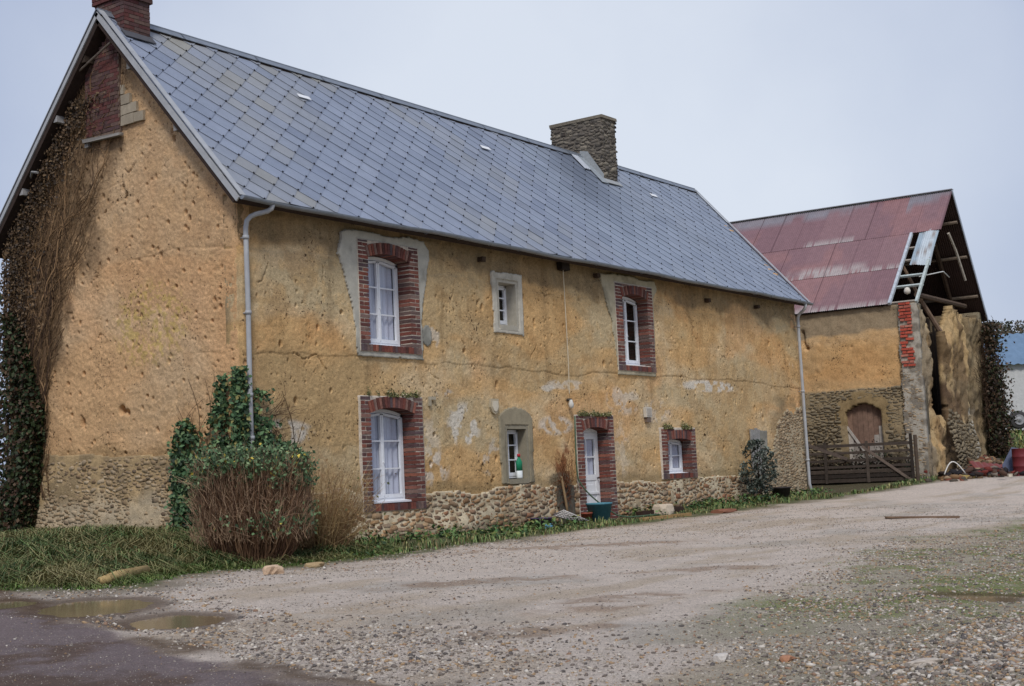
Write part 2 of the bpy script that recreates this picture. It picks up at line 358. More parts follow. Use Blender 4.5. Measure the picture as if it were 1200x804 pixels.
gc = mixc(gc, c_moss, rub*ss((n1*.45+n2*.55-.46)/.10)*.85*ss((GX+6.2)/3))
edge = ss((GY-grassy(GX)+1.0+(n1-.5)*1.6)/.9)*(GX < 32); gc = mixc(gc, lin(112, 100, 78), edge*.75)
gm = ss((GY-grassy(GX)+.45+(n2-.5)*1.2)/.4); gc = mixc(gc, lin(84, 92, 50), gm*.8)
wall = ss((GY+1.1+(n1-.5))/.5)*(GX > 1); gc = mixc(gc, c_soil, wall*.8)
far2 = ss((GX-33.5)/2); gc = mixc(gc, lin(96, 104, 58), far2*.9)
d = GX-tarx(GY)+(n2-.5)*.5
tm = ss(-d/.25)*(GY < 30); gc = mixc(gc, mixc(np.zeros(GX.shape+(3,))+c_tar, lin(96, 76, 62), ss((n1*.6+n2*.4-.5)/.12)*.8), tm)
mud = np.exp(-((d-.05)/.22)**2)*ss((n1-.28)/.2)*(GY < 5); gc = mixc(gc, lin(84, 62, 40), mud*.85)
pd = pudd(GX, GY); gc = mixc(gc, lin(86, 66, 46), ss((1.7-pd)/.5)*.8)
for (bx_, by_, ra, rb) in ((-2.9, -7.0, 1.3, .35), (-6.3, -10.2, .7, .25), (-4.8, -9.7, .6, .22), (-3.9, -9.4, .8, .3), (3, -5, 2.0, .4), (-.6, -8.6, 1.0, .3)):
    cc, s_ = math.cos(-.6), math.sin(-.6)
    u = ((GX-bx_)*cc+(GY-by_)*s_)/ra; v = (-(GX-bx_)*s_+(GY-by_)*cc)/rb
    gc = mixc(gc, lin(140, 112, 86), ss((1.25-np.sqrt(u*u+v*v)-(n2-.5)*2.6)/.9)*.6)
ng = (len(gx), len(gy)); idx = np.arange(ng[0]*ng[1]).reshape(ng)
Q = np.stack([idx[:-1, :-1], idx[1:, :-1], idx[1:, 1:], idx[:-1, 1:]], -1).reshape(-1, 4)
mg = material('yard_ground', attr=True, rough=.88, spec=.22, noise=[(2.2, .08, 6), (12, .14, 6), (50, .30, 5), (140, .28, 3)], bump=[(14, 6, .5, .04), (60, 6, 1.0, .025)], vor=[(26, .16, lin(98, 88, 80), .7), (19, .13, lin(214, 206, 194), .7), (44, .2, lin(104, 90, 80), .6), (37, .16, lin(160, 118, 88), .5)])
go = npmesh('ground', np.stack([GX, GY, GZ], -1).reshape(-1, 3), Q, mat=mg, col=gc.reshape(-1, 3), smooth=True); go['kind'] = 'structure'
for i, (cx, cy, a, b, ang, zz) in enumerate(PUD):
    mb = MB(); mb.v = []; k = 48
    vs = []
    for j in range(k):
        t = 2*math.pi*j/k; u, v = 1.25*a*math.cos(t), 1.25*b*math.sin(t)
        vs.append((cx+u*math.cos(ang)-v*math.sin(ang), cy+u*math.sin(ang)+v*math.cos(ang), zz+.002))
    mb.add(vs, [tuple(range(k))]); o = mb.build('puddle', M['water']); o['kind'] = 'structure'

# ------------------------------------------------------------------ generic slabs with holes
def slab(name, U, V, keep, front, thick, world, mat, colf=None, parent=None, smooth=True, jitter=0):
    """U,V: 1-D vertex coordinates; keep (nu-1,nv-1); front (nu,nv) outward offset; world(u,v,d)->xyz"""
    UU, VV = np.meshgrid(U, V, indexing='ij')
    D = np.broadcast_to(np.asarray(front, float), UU.shape)
    J1 = (vn(UU*37.7, VV*41.3, 91)-.5)*jitter; J2 = (vn(UU*33.1, VV*47.9, 92)-.5)*jitter
    F = world(UU+J1, VV+J2, D); B = world(UU+J1, VV+J2, np.full(UU.shape, -thick))
    n = UU.size; idx = np.arange(n).reshape(UU.shape)
    a = idx[:-1, :-1]; b = idx[1:, :-1]; c = idx[1:, 1:]; d = idx[:-1, 1:]
    k = keep
    Qf = np.stack([a[k], b[k], c[k], d[k]], -1)
    Qb = np.stack([d[k], c[k], b[k], a[k]], -1)+n
    P = np.zeros((k.shape[0]+2, k.shape[1]+2), bool); P[1:-1, 1:-1] = k
    sides = []
    c0 = P[1:-1, 1:-1]
    for nb, e0, e1 in ((P[1:-1, :-2], a, b), (P[2:, 1:-1], b, c), (P[1:-1, 2:], c, d), (P[:-2, 1:-1], d, a)):
        mk = c0 & ~nb; p, q = e0[mk], e1[mk]
        sides.append(np.stack([q, p, p+n, q+n], -1))
    Q = np.concatenate([Qf, Qb]+sides)
    Vt = np.concatenate([F.reshape(-1, 3), B.reshape(-1, 3)])
    used = np.zeros(2*n, bool); used[Q.ravel()] = True; re = np.cumsum(used)-1
    col = None
    if colf is not None:
        C1 = colf(UU, VV).reshape(-1, 3); col = np.concatenate([C1, C1])[used]
    return npmesh(name, Vt[used], re[Q], mat=mat, parent=parent, col=col, smooth=smooth)
def join_mesh(objs, name):
    """merge several mesh objects built here into the first one"""
    import bmesh
    bm = bmesh.new(); base = objs[0]
    for o in objs: bm.from_mesh(o.data)
    me = bpy.data.meshes.new(name); bm.to_mesh(me); bm.free()
    for m in base.data.materials: me.materials.append(m)
    base.data = me; base.name = name
    for o in objs[1:]: bpy.data.objects.remove(o)
    return base
facW = lambda y0=0.: (lambda u, v, d: np.stack([u, y0-d, v], -1))
gabW = lambda x0=0.: (lambda u, v, d: np.stack([x0-d, u, v], -1))

def stones(name, urange, vrange, inside, world, size, mat, parent, seed=1, proud=.03, gap=.012, keepp=1.0, flat=1.75):
    """rubble packed irregularly from big to small: one domed island per stone"""
    r = np.random.default_rng(seed); cell = size; grid = {}; pts = []
    area = (urange[1]-urange[0])*(vrange[1]-vrange[0])
    for lo, hi, tries in ((.45, .72, 6), (.3, .45, 20), (.17, .28, 40)):
        for _ in range(int(area/(size*size)*tries*.6)):
            u, v = r.uniform(*urange), r.uniform(*vrange); q = r.uniform(lo, hi)*size; vs = v*flat
            if not inside(u, v) or (keepp < 1 and r.random() > keepp): continue
            ci, cj = int(u//cell), int(vs//cell); ok = True
            for i in (-1, 0, 1):
                for j in (-1, 0, 1):
                    for (a, b_, c) in grid.get((ci+i, cj+j), ()):
                        if (a-u)**2+(b_-vs)**2 < ((c+q)*.93+gap*.25)**2: ok = False; break
                    if not ok: break
                if not ok: break
            if ok: grid.setdefault((ci, cj), []).append((u, vs, q)); pts.append((u, v, q))
    Vs = []; Qs = []; Ts = []; n = 0
    for (cu, cv, q) in pts:
        a = np.arange(8)*math.pi/4+r.uniform(-.2, .2, 8); ca, sa = np.cos(a), np.sin(a)
        sx = np.sign(ca)*np.abs(ca)**.5; sy = np.sign(sa)*np.abs(sa)**.5
        rr = r.uniform(.72, 1.12, 8); hw, hh = q*r.uniform(.9, 1.55), q/flat*r.uniform(.7, 1.15); th = r.normal(0, .16)
        U8 = sx*hw*rr; V8 = sy*hh*rr; U8, V8 = U8*math.cos(th)-V8*math.sin(th), U8*math.sin(th)+V8*math.cos(th)
        pr = proud*r.uniform(.25, .9); tl = r.uniform(-.5, .5, 2)
        P = np.concatenate([world(cu+U8, cv+V8, np.full(8, -.02)), world(cu+U8*.9, cv+V8*.88, pr*(.75+.25*(sx*tl[0]+sy*tl[1]))+r.uniform(-.15, .15, 8)*pr), world(np.array([cu]), np.array([cv]), np.array([pr]))])
        Vs.append(P); k = np.arange(8); k2 = (k+1) % 8
        Qs.append(np.stack([k, k2, k2+8, k+8], -1)+n); Ts.append(np.stack([k+8, k2+8, np.full(8, 16)], -1)+n); n += 17
    return npmesh(name, np.concatenate(Vs), np.concatenate(Qs), np.concatenate(Ts), mat, parent, smooth=False)

# ------------------------------------------------------------------ farmhouse
L, W, EZ, RZ, RY = 21.95, 6.3, 5.82, 9.72, 3.15
house = tag(empty('farmhouse', (0, 0, 0)), 'long ochre earth-walled farmhouse with blue-grey diamond slate roof and brick window surrounds', 'farmhouse')
slope = (RZ-EZ)/(RY+.35)
def roofz(y): return RZ-slope*np.abs(y-RY)-.02
HOLES = [(2.95, 4.56, 3.5, 5.5), (2.86, 4.5, .62, 2.6), (7.13, 7.87, 4.15, 5.18), (7.2, 8.02, .98, 2.14), (11.84, 13.42, 3.5, 5.5), (9.88, 11.32, -.3, 2.32), (13.62, 15.24, .93, 2.06)]
# earth lifts: pits and cracks pressed into the surface
def pits(U, V, pts, D):
    du = U[1]-U[0]; dv = V[1]-V[0]
    for (pu, pv, r, dep, as_) in pts:
        i0, i1 = int((pu-3*r-U[0])/du), int((pu+3*r-U[0])/du)+2; j0, j1 = int((pv-3*r*as_-V[0])/dv), int((pv+3*r*as_-V[0])/dv)+2
        i0 = max(i0, 0); j0 = max(j0, 0)
        if i1 <= i0 or j1 <= j0 or i0 >= len(U) or j0 >= len(V): continue
        uu = U[i0:i1][:, None]; vv = V[j0:j1][None, :]
        q = ((uu-pu)/r)**2+((vv-pv)/(r*as_))**2
        D[i0:i1, j0:j1] -= dep*1.5*np.exp(-(q*.8)**2.5)
def crack(p, ang, n, st, r, dep, wob=.5):
    o = []; u, v = p
    for k in range(n):
        ang += rng.normal(0, wob)*.5; u += math.cos(ang)*st; v += math.sin(ang)*st
        o.append((u, v, r*rng.uniform(.6, 1.2), dep*rng.uniform(.4, 1.1), 1))
    return o
def cornerd(v): return -.03+.035*(fbm(v*3, v*0, 41)-.5)
st_ = .018
# facade
U = np.arange(0, L+.001, st_); V = np.arange(-.45, EZ+.12, st_); UU, VV = np.meshgrid(U, V, indexing='ij')
lift = VV+(fbm(UU*.7, VV*.2, 21)-.5)*.35
D = (fbm(UU*1.1, VV*1.3, 22)-.5)*.045+(fbm(UU*8, VV*8, 23)-.5)*.014+(fbm(UU*25, VV*25, 26)-.5)*.017
for lz, dp in ((1.75, .006), (3.32, .009), (4.98, .010), (4.15, .005)): D -= dp*np.exp(-((lift-lz)/.018)**2)*ss((fbm(UU*1.3, VV, 24)-.35)/.2)
D += .012*(lift > 3.32)-.03*ss((lift-5.0)/.06)*ss((fbm(UU*.8, VV*1.5, 25)-.3)/.1)
P = []
for k in range(700):
    u, v = rng.uniform(0, L), rng.uniform(.8, 5.6)
    if vn(u*.9, v*1.3, 31) < .32: continue
    P.append((u, v, rng.uniform(.010, .021), rng.uniform(.02, .045), rng.uniform(.7, 1.8)))
for k in range(60): P.append((rng.uniform(0, L), rng.uniform(1, 5.4), rng.uniform(.022, .04), rng.uniform(.05, .09), rng.uniform(.8, 1.7)))
for (u, v, a, n_) in ((2.0, 4.95, -.9, 16), (1.2, 3.35, 0, 45), (5.75, 5.0, -1.4, 22), (5.9, 3.9, -1.5, 26), (6.9, 4.95, -1.2, 16), (8.8, 5.1, -1.2, 22), (15.3, 5.05, -1.35, 40), (16.4, 5.2, -1.4, 42), (15.4, 4.0, -1.5, 30), (19.6, 5.2, -1.3, 25), (.4, 4.5, -.3, 22), (9.6, 2.1, -1.5, 20), (17.7, 3.2, -1.6, 26), (4.9, 3.2, -1.3, 14), (12.6, 3.3, -1.7, 12), (8.5, 3.9, -1.5, 20)):
    P += crack((u, v), a, n_, .022, .010, .04)
pits(U, V, P, D)
wv = ss((.12-UU)/.12); cz = cornerd(VV)
Dd = D*(1-wv)+cz*wv
Uc = (U[:-1]+U[1:])/2; Vc = (V[:-1]+V[1:])/2; UC, VC = np.meshgrid(Uc, Vc, indexing='ij')
keep = np.ones(UC.shape, bool)
for (a, b, c, e) in HOLES: keep &= ~((UC > a) & (UC < b) & (VC > c) & (VC < e))
ochre, tan, orange, olive, umber, limew = lin(204, 166, 116), lin(208, 184, 146), lin(204, 156, 104), lin(178, 162, 128), lin(120, 104, 80), lin(214, 208, 196)
def cobcol(U, V, top, seed=50):
    c = np.zeros(U.shape+(3,))+ochre
    n = fbm(U*.45, V*.9, seed); c = mixc(c, tan, ss((n-.42)/.2)*.8)
    n = fbm(U*.6+9, V*.8, seed+1); c = mixc(c, orange, ss((n-.55)/.12)*.55)
    n = fbm(U*.35, V*.9+4, seed+2); c = mixc(c, olive, ss((n-.5)/.12)*.55)
    n = fbm(U*3, V*3, seed+3); c = mixc(c, lin(160, 124, 80), ss((n-.5)/.15)*.35)
    n = fbm(U*6, V*5, seed+4); c = mixc(c, lin(206, 172, 122), ss((n-.56)/.1)*.35)
    return c
def faccol(U, V):
    c = cobcol(U, V, EZ)
    n = fbm(U*1.1, V*1.1, 60); n2 = fbm(U*7, V*2, 61)
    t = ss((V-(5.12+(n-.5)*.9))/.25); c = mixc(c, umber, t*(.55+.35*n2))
    t = ss((4.6-U)/2)*ss((3.6-V+(n-.5)*1.2)/.5)*ss((U+.4)/.6); c = mixc(c, lin(160, 144, 110), t*.4)
    # lime wash remains
    for (u, v, a, b, k) in ((5.9, 2.15, .55, .45, .75), (4.9, 1.3, .5, .35, .5), (6.8, 1.5, .5, .4, .45), (9.1, 2.15, .7, .22, .6), (1.0, 2.0, .7, .22, .7), (9.6, 3.05, .8, .12, .5), (12.0, 2.75, .8, .35, .45), (16.3, 3.2, 1.6, .16, .8), (13.5, 2.5, .8, .3, .35), (5.05, 3.9, .18, .3, .5), (5.3, 2.75, .3, .1, .5), (8.9, 2.95, .3, .08, .7), (21.4, 3.9, .15, .15, .7), (4.8, 1.7, .35, .6, .35), (11.8, 1.6, .35, .7, .25)):
        q = ((U-u)/a)**2+((V-v)/b)**2
        c = mixc(c, limew, ss((1.25-q)/.8)*ss((fbm(U*5, V*6, 62)-.43)/.12)*k)
    for (u, v, a, b) in ((9.35, 1.3, .35, .5), (9.2, .95, .5, .2), (7.7, .95, .6, .25)):
        q = ((U-u)/a)**2+((V-v)/b)**2; c = mixc(c, lin(120, 62, 34) if v > 1.1 else lin(100, 96, 84), ss((1.2-q)/.7)*ss((fbm(U*6, V*5, 63)-.35)/.15)*.75)
    n = fbm(U*1.5, V*5, 64); c = mixc(c, lin(116, 104, 78), ss((1.15-V+(n-.5)*.5)/.25)*.5)
    t = ss((U-19.4)/1.2)*ss((3.0-V+(n-.5)*1.2)/.6); c = mixc(c, lin(112, 100, 78), t*.65)
    for (u, l0, l1) in ((2.2, 3.4, 5.8), (7.0, 2.6, 5.8), (8.9, 3.0, 5.8), (12.9, 2.5, 3.5), (18.4, 3.2, 5.8), (15.4, 3.4, 5.8), (5.3, 3.4, 5.8), (3.1, 2.6, 3.5), (13.3, 2.3, 3.5)):
        t = np.exp(-((U-u-(fbm(V*1.5, V*0+u, 65)-.5)*.3)/.10)**2)*ss((V-l0)/.5)*(V < l1); c = mixc(c, lin(110, 88, 60), t*.35*ss((fbm(U*8, V*2, 66)-.3)/.2))
    return c
facW0 = facW(0)
cob = [slab('cob_wall', U, V, keep, Dd, .30, lambda u, v, d: np.stack([np.where(d > -.2, u-cornerd(v)*ss((.12-u)/.12)*1.0*(u < .12), u), -d, v], -1), M['cob'], faccol, house)]
# gable (faces -X) : u = Y
U = np.arange(0, W+.001, st_); V = np.arange(-.45, RZ, st_); UU, VV = np.meshgrid(U, V, indexing='ij')
lift = VV+(fbm(UU*.7, VV*.2, 71)-.5)*.35
D = (fbm(UU*1.1, VV*1.3, 72)-.5)*.06+(fbm(UU*8, VV*8, 73)-.5)*.022+(fbm(UU*24, VV*26, 76)-.5)*.024
for lz, dp in ((3.32, .014), (4.3, .006), (5.1, .012), (6.6, .008)): D -= dp*np.exp(-((lift-lz)/.02)**2)*ss((fbm(UU*1.3, VV, 74)-.38)/.2)
P = []
for k in range(350):
    u, v = rng.uniform(0, W), rng.uniform(1.7, 8.8); P.append((u, v, rng.uniform(.012, .028), rng.uniform(.02, .055), rng.uniform(.7, 1.7)))
for k in range(40): P.append((rng.uniform(0, W), rng.uniform(1.7, 7.5), rng.uniform(.022, .036), rng.uniform(.05, .08), rng.uniform(.8, 1.5)))
for k in range(14): P += crack((rng.uniform(.3, 6), rng.uniform(4.5, 8)), rng.uniform(-1.9, -.6), 14, .028, .015, .03)
P += [(3.0, 2.55, .07, .16, 1.0), (2.85, 2.5, .05, .13, 1), (4.1, 2.4, .05, .1, 1.4)]
pits(U, V, P, D)
wv = ss((.12-UU)/.12); Dd = D*(1-wv)+cornerd(VV)*wv
Uc = (U[:-1]+U[1:])/2; Vc = (V[:-1]+V[1:])/2; UC, VC = np.meshgrid(Uc, Vc, indexing='ij'); keep = VC < roofz(UC)-.07
def gabcol(U, V):
    c = cobcol(U*.8+30, V*.8, RZ, 80); c = mixc(c, lin(200, 160, 124), np.full(U.shape, .5))
    n = fbm(U*1.1, V*1.1, 85)
    # yellow lichen
    q = ((U-2.2)/1.1)**2+((V-4.0)/.8)**2; c = mixc(c, lin(186, 164, 84), ss((1.2-q)/.8)*ss((fbm(U*16, V*16, 86)-.52)/.06)*.5)
    # old root film where creeper has clung
    e = U-(4.0-(V-4)*.40)+(n-.5)*1.6; c = mixc(c, lin(104, 86, 66), ss(e/.8)*ss((V-2)/2)*.7*ss((fbm(U*5, V*2.5, 87)-.25)/.25)); c = mixc(c, lin(66, 54, 44), ss((U-5.0+(n-.5)*1.5)/.9)*.75*ss((fbm(U*9, V*5, 88)-.2)/.25))
    c = mixc(c, lin(92, 74, 58), ss((V-7.4+(n-.5))/.8)*.6*ss((U-2.4)/.6))
    c = mixc(c, lin(150, 124, 88), ss((2.0-V+(n-.5)*.4)/.25)*.7)
    return c
cob.append(slab('cob_gable', U, V, keep, Dd, .30, lambda u, v, d: np.stack([-d, np.where(d > -.2, u-cornerd(v)*ss((.12-u)/.12)*(u < .12), u), v], -1), M['cob'], gabcol, house))
# far gable and back wall
U2 = np.arange(0, W+.01, .15); V2 = np.arange(-.45, RZ, .15); UC, VC = np.meshgrid((U2[:-1]+U2[1:])/2, (V2[:-1]+V2[1:])/2, indexing='ij')
cob.append(slab('cob_far', U2, V2, VC < roofz(UC)-.1, 0, .3, lambda u, v, d: np.stack([L+d, u, v], -1), M['cob'], gabcol, house))
U2 = np.arange(.3, L-.3, .3); V2 = np.arange(-.45, 5.6, .3); UC, VC = np.meshgrid((U2[:-1]+U2[1:])/2, (V2[:-1]+V2[1:])/2, indexing='ij')
cob.append(slab('cob_back', U2, V2, UC > -9, 0, .3, lambda u, v, d: np.stack([u, W+d, v], -1), M['cob'], faccol, house))
join_mesh(cob, 'cob_wall')

# stone plinth: mortar bed + individual stones
def ptop(u):
    n = (fbm(np.asarray(u, float)*1.7, np.asarray(u, float)*0, 33)-.5)*.22
    r = np.interp(u, [0, 2.6, 4.5, 17.5, 18.9, 19.4, 19.9, 20.3, 20.9, 21.4, L], [1.0, .95, .86, .84, .82, 1.0, 1.6, 2.35, 2.7, 2.5, 2.75])+ss((np.asarray(u, float)-19)/.8)*(fbm(np.asarray(u, float)*4, np.asarray(u, float)*0, 32)-.5)*.5
    return r+n
U = np.arange(-.03, L+.02, .03); V = np.arange(-.45, 2.8, .03); UC, VC = np.meshgrid((U[:-1]+U[1:])/2, (V[:-1]+V[1:])/2, indexing='ij'); UU, VV = np.meshgrid(U, V, indexing='ij')
keep = VC < ptop(UC)
for (a, b, c, e) in HOLES: keep &= ~((UC > a) & (UC < b) & (VC > c) & (VC < e))
D = .035+(fbm(UU*3, VV*3, 34)-.5)*.04+(fbm(UU*14, VV*14, 35)-.5)*.02
# crumbling foot that bulges towards the yard under the left windows
foot = lambda u, v: .14*ss((.55-v)/.5)*ss((7.3-u)/2)*ss((u-1.2)/2)*(.4+1.0*vn(u*1.6, v*2, 36))
D = D+foot(UU, VV)
def morcol(U, V):
    c = np.zeros(U.shape+(3,))+lin(206, 190, 160); c = mixc(c, lin(160, 140, 110), ss((fbm(U*3, V*3, 37)-.5)/.15)*.7)
    c = mixc(c, lin(96, 92, 66), ss((.35-V+(fbm(U*2, V*2, 38)-.5)*.5)/.3)*.8); c = mixc(c, lin(154, 142, 118), ss((U-18.8)/.5)*.7)
    return c
pl1 = slab('stone_plinth', U, V, keep, D, .1, facW0, M['mortar'], morcol, house)
inF = lambda u, v: (v < ptop(u)-.03) and u > .05 and u < L-.05 and not any(a-.06 < u < b+.06 and c-.06 < v < e+.05 for (a, b, c, e) in HOLES)
def plw(u, v, d): return np.stack([u, -(d+.035+foot(u, v)), v], -1)
def inA(u, v): return inF(u, v) and u < 18.9
def inB(u, v): return inF(u, v) and u >= 18.9
stones('plinth_rubble', (0.03, 19), (-.3, 1.1), inA, plw, .17, M['stone'], pl1, 3, .018, .02, .9)
stones('plinth_rubble', (18.8, L), (-.2, 2.7), inB, plw, .13, M['stone_tan'], pl1, 4, .022, .03, .8)
gtop = lambda u: 1.66+.04*u+(fbm(np.asarray(u, float)*1.5, np.asarray(u, float)*0, 39)-.5)*.12
U = np.arange(-.03, W+.02, .03); UC, VC = np.meshgrid((U[:-1]+U[1:])/2, (V[:-1]+V[1:])/2, indexing='ij'); UU, VV = np.meshgrid(U, V, indexing='ij')
D = .03+(fbm(UU*3, VV*3, 34)-.5)*.04+(fbm(UU*14, VV*14, 35)-.5)*.02
def gmor(U, V):
    c = np.zeros(U.shape+(3,))+lin(176, 150, 112); c = mixc(c, lin(128, 112, 88), ss((fbm(U*3, V*5, 37)-.45)/.15)*.6)
    return mixc(c, lin(206, 190, 164), ss((1.15-V+(fbm(U*2, V*2, 38)-.5)*.5)/.3)*.5)
pl2 = slab('gable_plinth', U, V, VC < gtop(UC), D, .1, gabW(0), M['mortar'], gmor, house)
stones('plinth_rubble', (0.03, W), (-.2, 1.7), lambda u, v: v < gtop(u)-.05, lambda u, v, d: np.stack([-(d+.025), u, v], -1), .12, M['stone_tan'], pl2, 5, .02, .025, .8, 1.7)

# ---- roof
SL = math.hypot(RY+.35, RZ-EZ); ts = np.array([0, (RY+.35)/SL, (RZ-EZ)/SL]); tn = np.array([0, -ts[2], ts[1]])
X0, X1 = -.27, L+.17
mb = MB()
for sgn in (1, -1):
    e = np.array([0, -.35 if sgn == 1 else W+.35, EZ]); tv = ts*np.array([1, sgn, 1]); nv = tn*np.array([1, sgn, 1])
    P = [e+np.array([X0, 0, 0]), e+np.array([X1, 0, 0]), e+tv*SL+np.array([X1, 0, 0]), e+tv*SL+np.array([X0, 0, 0])]
    mb.add([p-nv*.075 for p in P]+[p-nv*.16 for p in P], [(0, 1, 2, 3), (7, 6, 5, 4), (0, 4, 5, 1), (1, 5, 6, 2), (2, 6, 7, 3), (3, 7, 4, 0)])
roof = mb.build('roof', M['under'], house)
pitch, row = .575, .262
rows = int(SL/row)+1; V_ = []; F_ = []; C_ = []; mi = []; n = 0
slateA, slateB, slateC, lich = lin(126, 134, 150), lin(136, 143, 158), lin(110, 118, 136), lin(146, 142, 130)
r = np.random.default_rng(12)
for sgn in (1, -1):
    e = np.array([0, -.35 if sgn == 1 else W+.35, EZ]); tv = ts*np.array([1, sgn, 1]); nv = tn*np.array([1, sgn, 1])
    def PT(s, t, h): return e+np.array([s, 0, 0])+tv*t+nv*(h-.035*math.sin(min(max(t/SL, 0), 1)*math.pi)*(.5+.5*math.sin(s*.55+1))+.006*math.sin(s*2.1+t*1.7))
    for k in range(-1, rows+1):
        for i in range(-1, int((X1-X0)/pitch)+2):
            s = X0+i*pitch+(k % 2)*pitch/2+r.normal(0, .006); t0 = k*row+r.normal(0, .006)-(.03 if r.random() < .012 else 0)
            sc = lambda q: min(max(q, X0+.005), X1-.005); tcp = lambda q: min(max(q, -.03), SL)
            ph = r.uniform(-.003, .004); wd = pitch/2+.006
            raw = [(s-.03, t0, .026+ph), (s+.03, t0, .026+ph), (s+wd, t0+row, .014+ph), (s+.03, t0+2*row+.03, .003), (s-.03, t0+2*row+.03, .003), (s-wd, t0+row, .014+ph)]
            raw = [(sc(a), tcp(b), h) for a, b, h in raw]
            a_ = np.array([p[:2] for p in raw]); area = abs(np.dot(a_[:, 0], np.roll(a_[:, 1], 1))-np.dot(a_[:, 1], np.roll(a_[:, 0], 1)))/2
            if area < .01: continue
            top = [PT(*p) for p in raw]; bot = [PT(a, b, h-.008) for a, b, h in raw]
            V_ += top+bot; F_.append(tuple(n+j for j in range(6)))
            for j in (5, 0, 1): F_.append((n+j, n+6+j, n+6+(j+1) % 6, n+(j+1) % 6))
            mi += [0]*4
            c = slateA*(1-.5)+slateB*.5; q = r.random()
            c = mixc(slateA, slateB, q)
            if r.random() < .10: c = mixc(c, slateC, .5)
            # lichen bands and runs
            u, t = s, t0; n_ = float(fbm(np.array([u*.35+t*.3]), np.array([t*.35-u*.1]), 95)[0])
            lb = float(ss(np.array((n_-.5)/.1)))*.55+.55*math.exp(-((u-(1.3+(SL-t)*.15))/.55)**2)*(t > 1.2)+.8*math.exp(-((t-SL+.3)/.4)**2)*(vn(np.array([u*.8]), np.array([0.]), 96)[0])
            lb *= float(ss((13-u)/8))*.8+.2
            c = mixc(c, lich, min(.9, lb*(.35+.9*r.random()**1.5)))
            # dark rain run below the stone chimney
            dk = math.exp(-((u-(14.7-(SL-t)*.2))/(.8+.25*(SL-t)))**2)*float(ss(np.array((t-.9)/2.8)))
            c = mixc(c, lin(60, 66, 84), min(.75, dk*.75))
            if u > 12: c = mixc(c, lin(140, 150, 160), .25)
            C_ += [c]*12; n += 12
            if t0 > 0 and s > X0+.1 and s < X1-.1:
                hk = [PT(s-.010, t0-.010, .036), PT(s+.010, t0-.010, .036), PT(s+.010, t0+.014, .036), PT(s-.010, t0+.014, .036)]
                lo = [p-nv*.03 for p in hk]
                V_ += hk+lo; F_ += [(n, n+1, n+2, n+3), (n, n+4, n+5, n+1), (n+1, n+5, n+6, n+2), (n+2, n+6, n+7, n+3), (n+3, n+7, n+4, n)]; mi += [1]*5; C_ += [(0, 0, 0)]*8; n += 8
me = bpy.data.meshes.new('slates'); me.from_pydata([tuple(map(float, p)) for p in V_], [], F_); me.update()
a = me.color_attributes.new('col', 'FLOAT_COLOR', 'POINT'); cc = np.ones((len(V_), 4), np.float32); cc[:, :3] = np.array(C_); a.data.foreach_set('color', cc.ravel())
me.materials.append(M['slate']); me.materials.append(M['pit']); me.polygons.foreach_set('material_index', np.array(mi, np.int32))
link(bpy.data.objects.new('slates', me), roof)
def RP(s, t, h): return np.array([s, -.35, EZ])+ts*t+tn*h
mb = MB()       # replacement pale slates
for (s, y) in ((4.11, 2.38), (10.18, 2.38), (18.08, 2.36)):
    t = (y+.35)/ts[1]
    mb.obox(RP(s, t, .045), (1, 0, 0), ts, tn, .17, .055, .004)
each(mb, 'patch_slate', M['old_white'], roof)
mb = MB()       # ridge capping of overlapping lengths
x = X0
while x < X1:
    xe = min(x+1.9, X1)
    for sg in (1, -1):
        tv = ts*np.array([1, sg, 1]); nv = tn*np.array([1, sg, 1]); c0 = np.array([(x+xe)/2, RY, RZ+.035])-tv*.075+nv*.02
        mb.obox(c0, (1, 0, 0), tv, nv, (xe-x)/2+.03, .085, .007)
    x = xe
mb.tube([(X0, RY, RZ+.055), (X1, RY, RZ+.055)], .028, 8)
mb.build('ridge_cap', M['zinc'], roof)
mb = MB()       # verge strips on all rakes
for xx in (X0-.012, X1+.012):
    for sg in (1, -1):
        e = np.array([xx, -.37 if sg == 1 else W+.37, EZ-.03]); tv = ts*np.array([1, sg, 1]); nv = tn*np.array([1, sg, 1])
        mb.obox(e+tv*(SL/2)-nv*.03+np.array([0, 0, .0]), (1, 0, 0), tv, nv, .014, SL/2+.03, .046 if sg == 1 else .035)
        mb.obox(e+tv*(SL/2)+nv*.062+np.array([.05 if xx < 0 else -.05, 0, 0]), (1, 0, 0), tv, nv, .06, SL/2+.03, .006)
each(mb, 'verge_strip', M['pvc'], roof)
mb = MB(); br_ = lin(60, 50, 42)     # purlin ends carrying the verge
for y, ln, c in ((1.15, .3, lin(130, 128, 126)), (2.35, .3, lin(120, 118, 116)), (3.6, .28, br_), (4.45, .5, lin(150, 148, 146)), (5.52, .42, lin(160, 158, 156))):
    z = roofz(np.array(y))-.24; mb.box(-.25, .1, y-.05, y+.05, z-.06, z+.06, c)
mb.tube([(-.02, 5.6, 7.02), (-.3, 5.1, 7.12), (-.36, 4.85, 7.06)], .025, 6, lin(140, 138, 134))
mb.tube([(-.2, 3.9, 8.75), (-.22, 2.75, 9.15)], .02, 6, lin(110, 100, 90))
each(mb, 'purlin_end', M['wood'], roof)
mb = MB()       # flat soffit board and wall plate below the eave
mb.box(0, L, -.06, -.02, EZ-.02, EZ+.1, lin(60, 50, 40)); mb.build('wall_plate', M['wood'], roof)

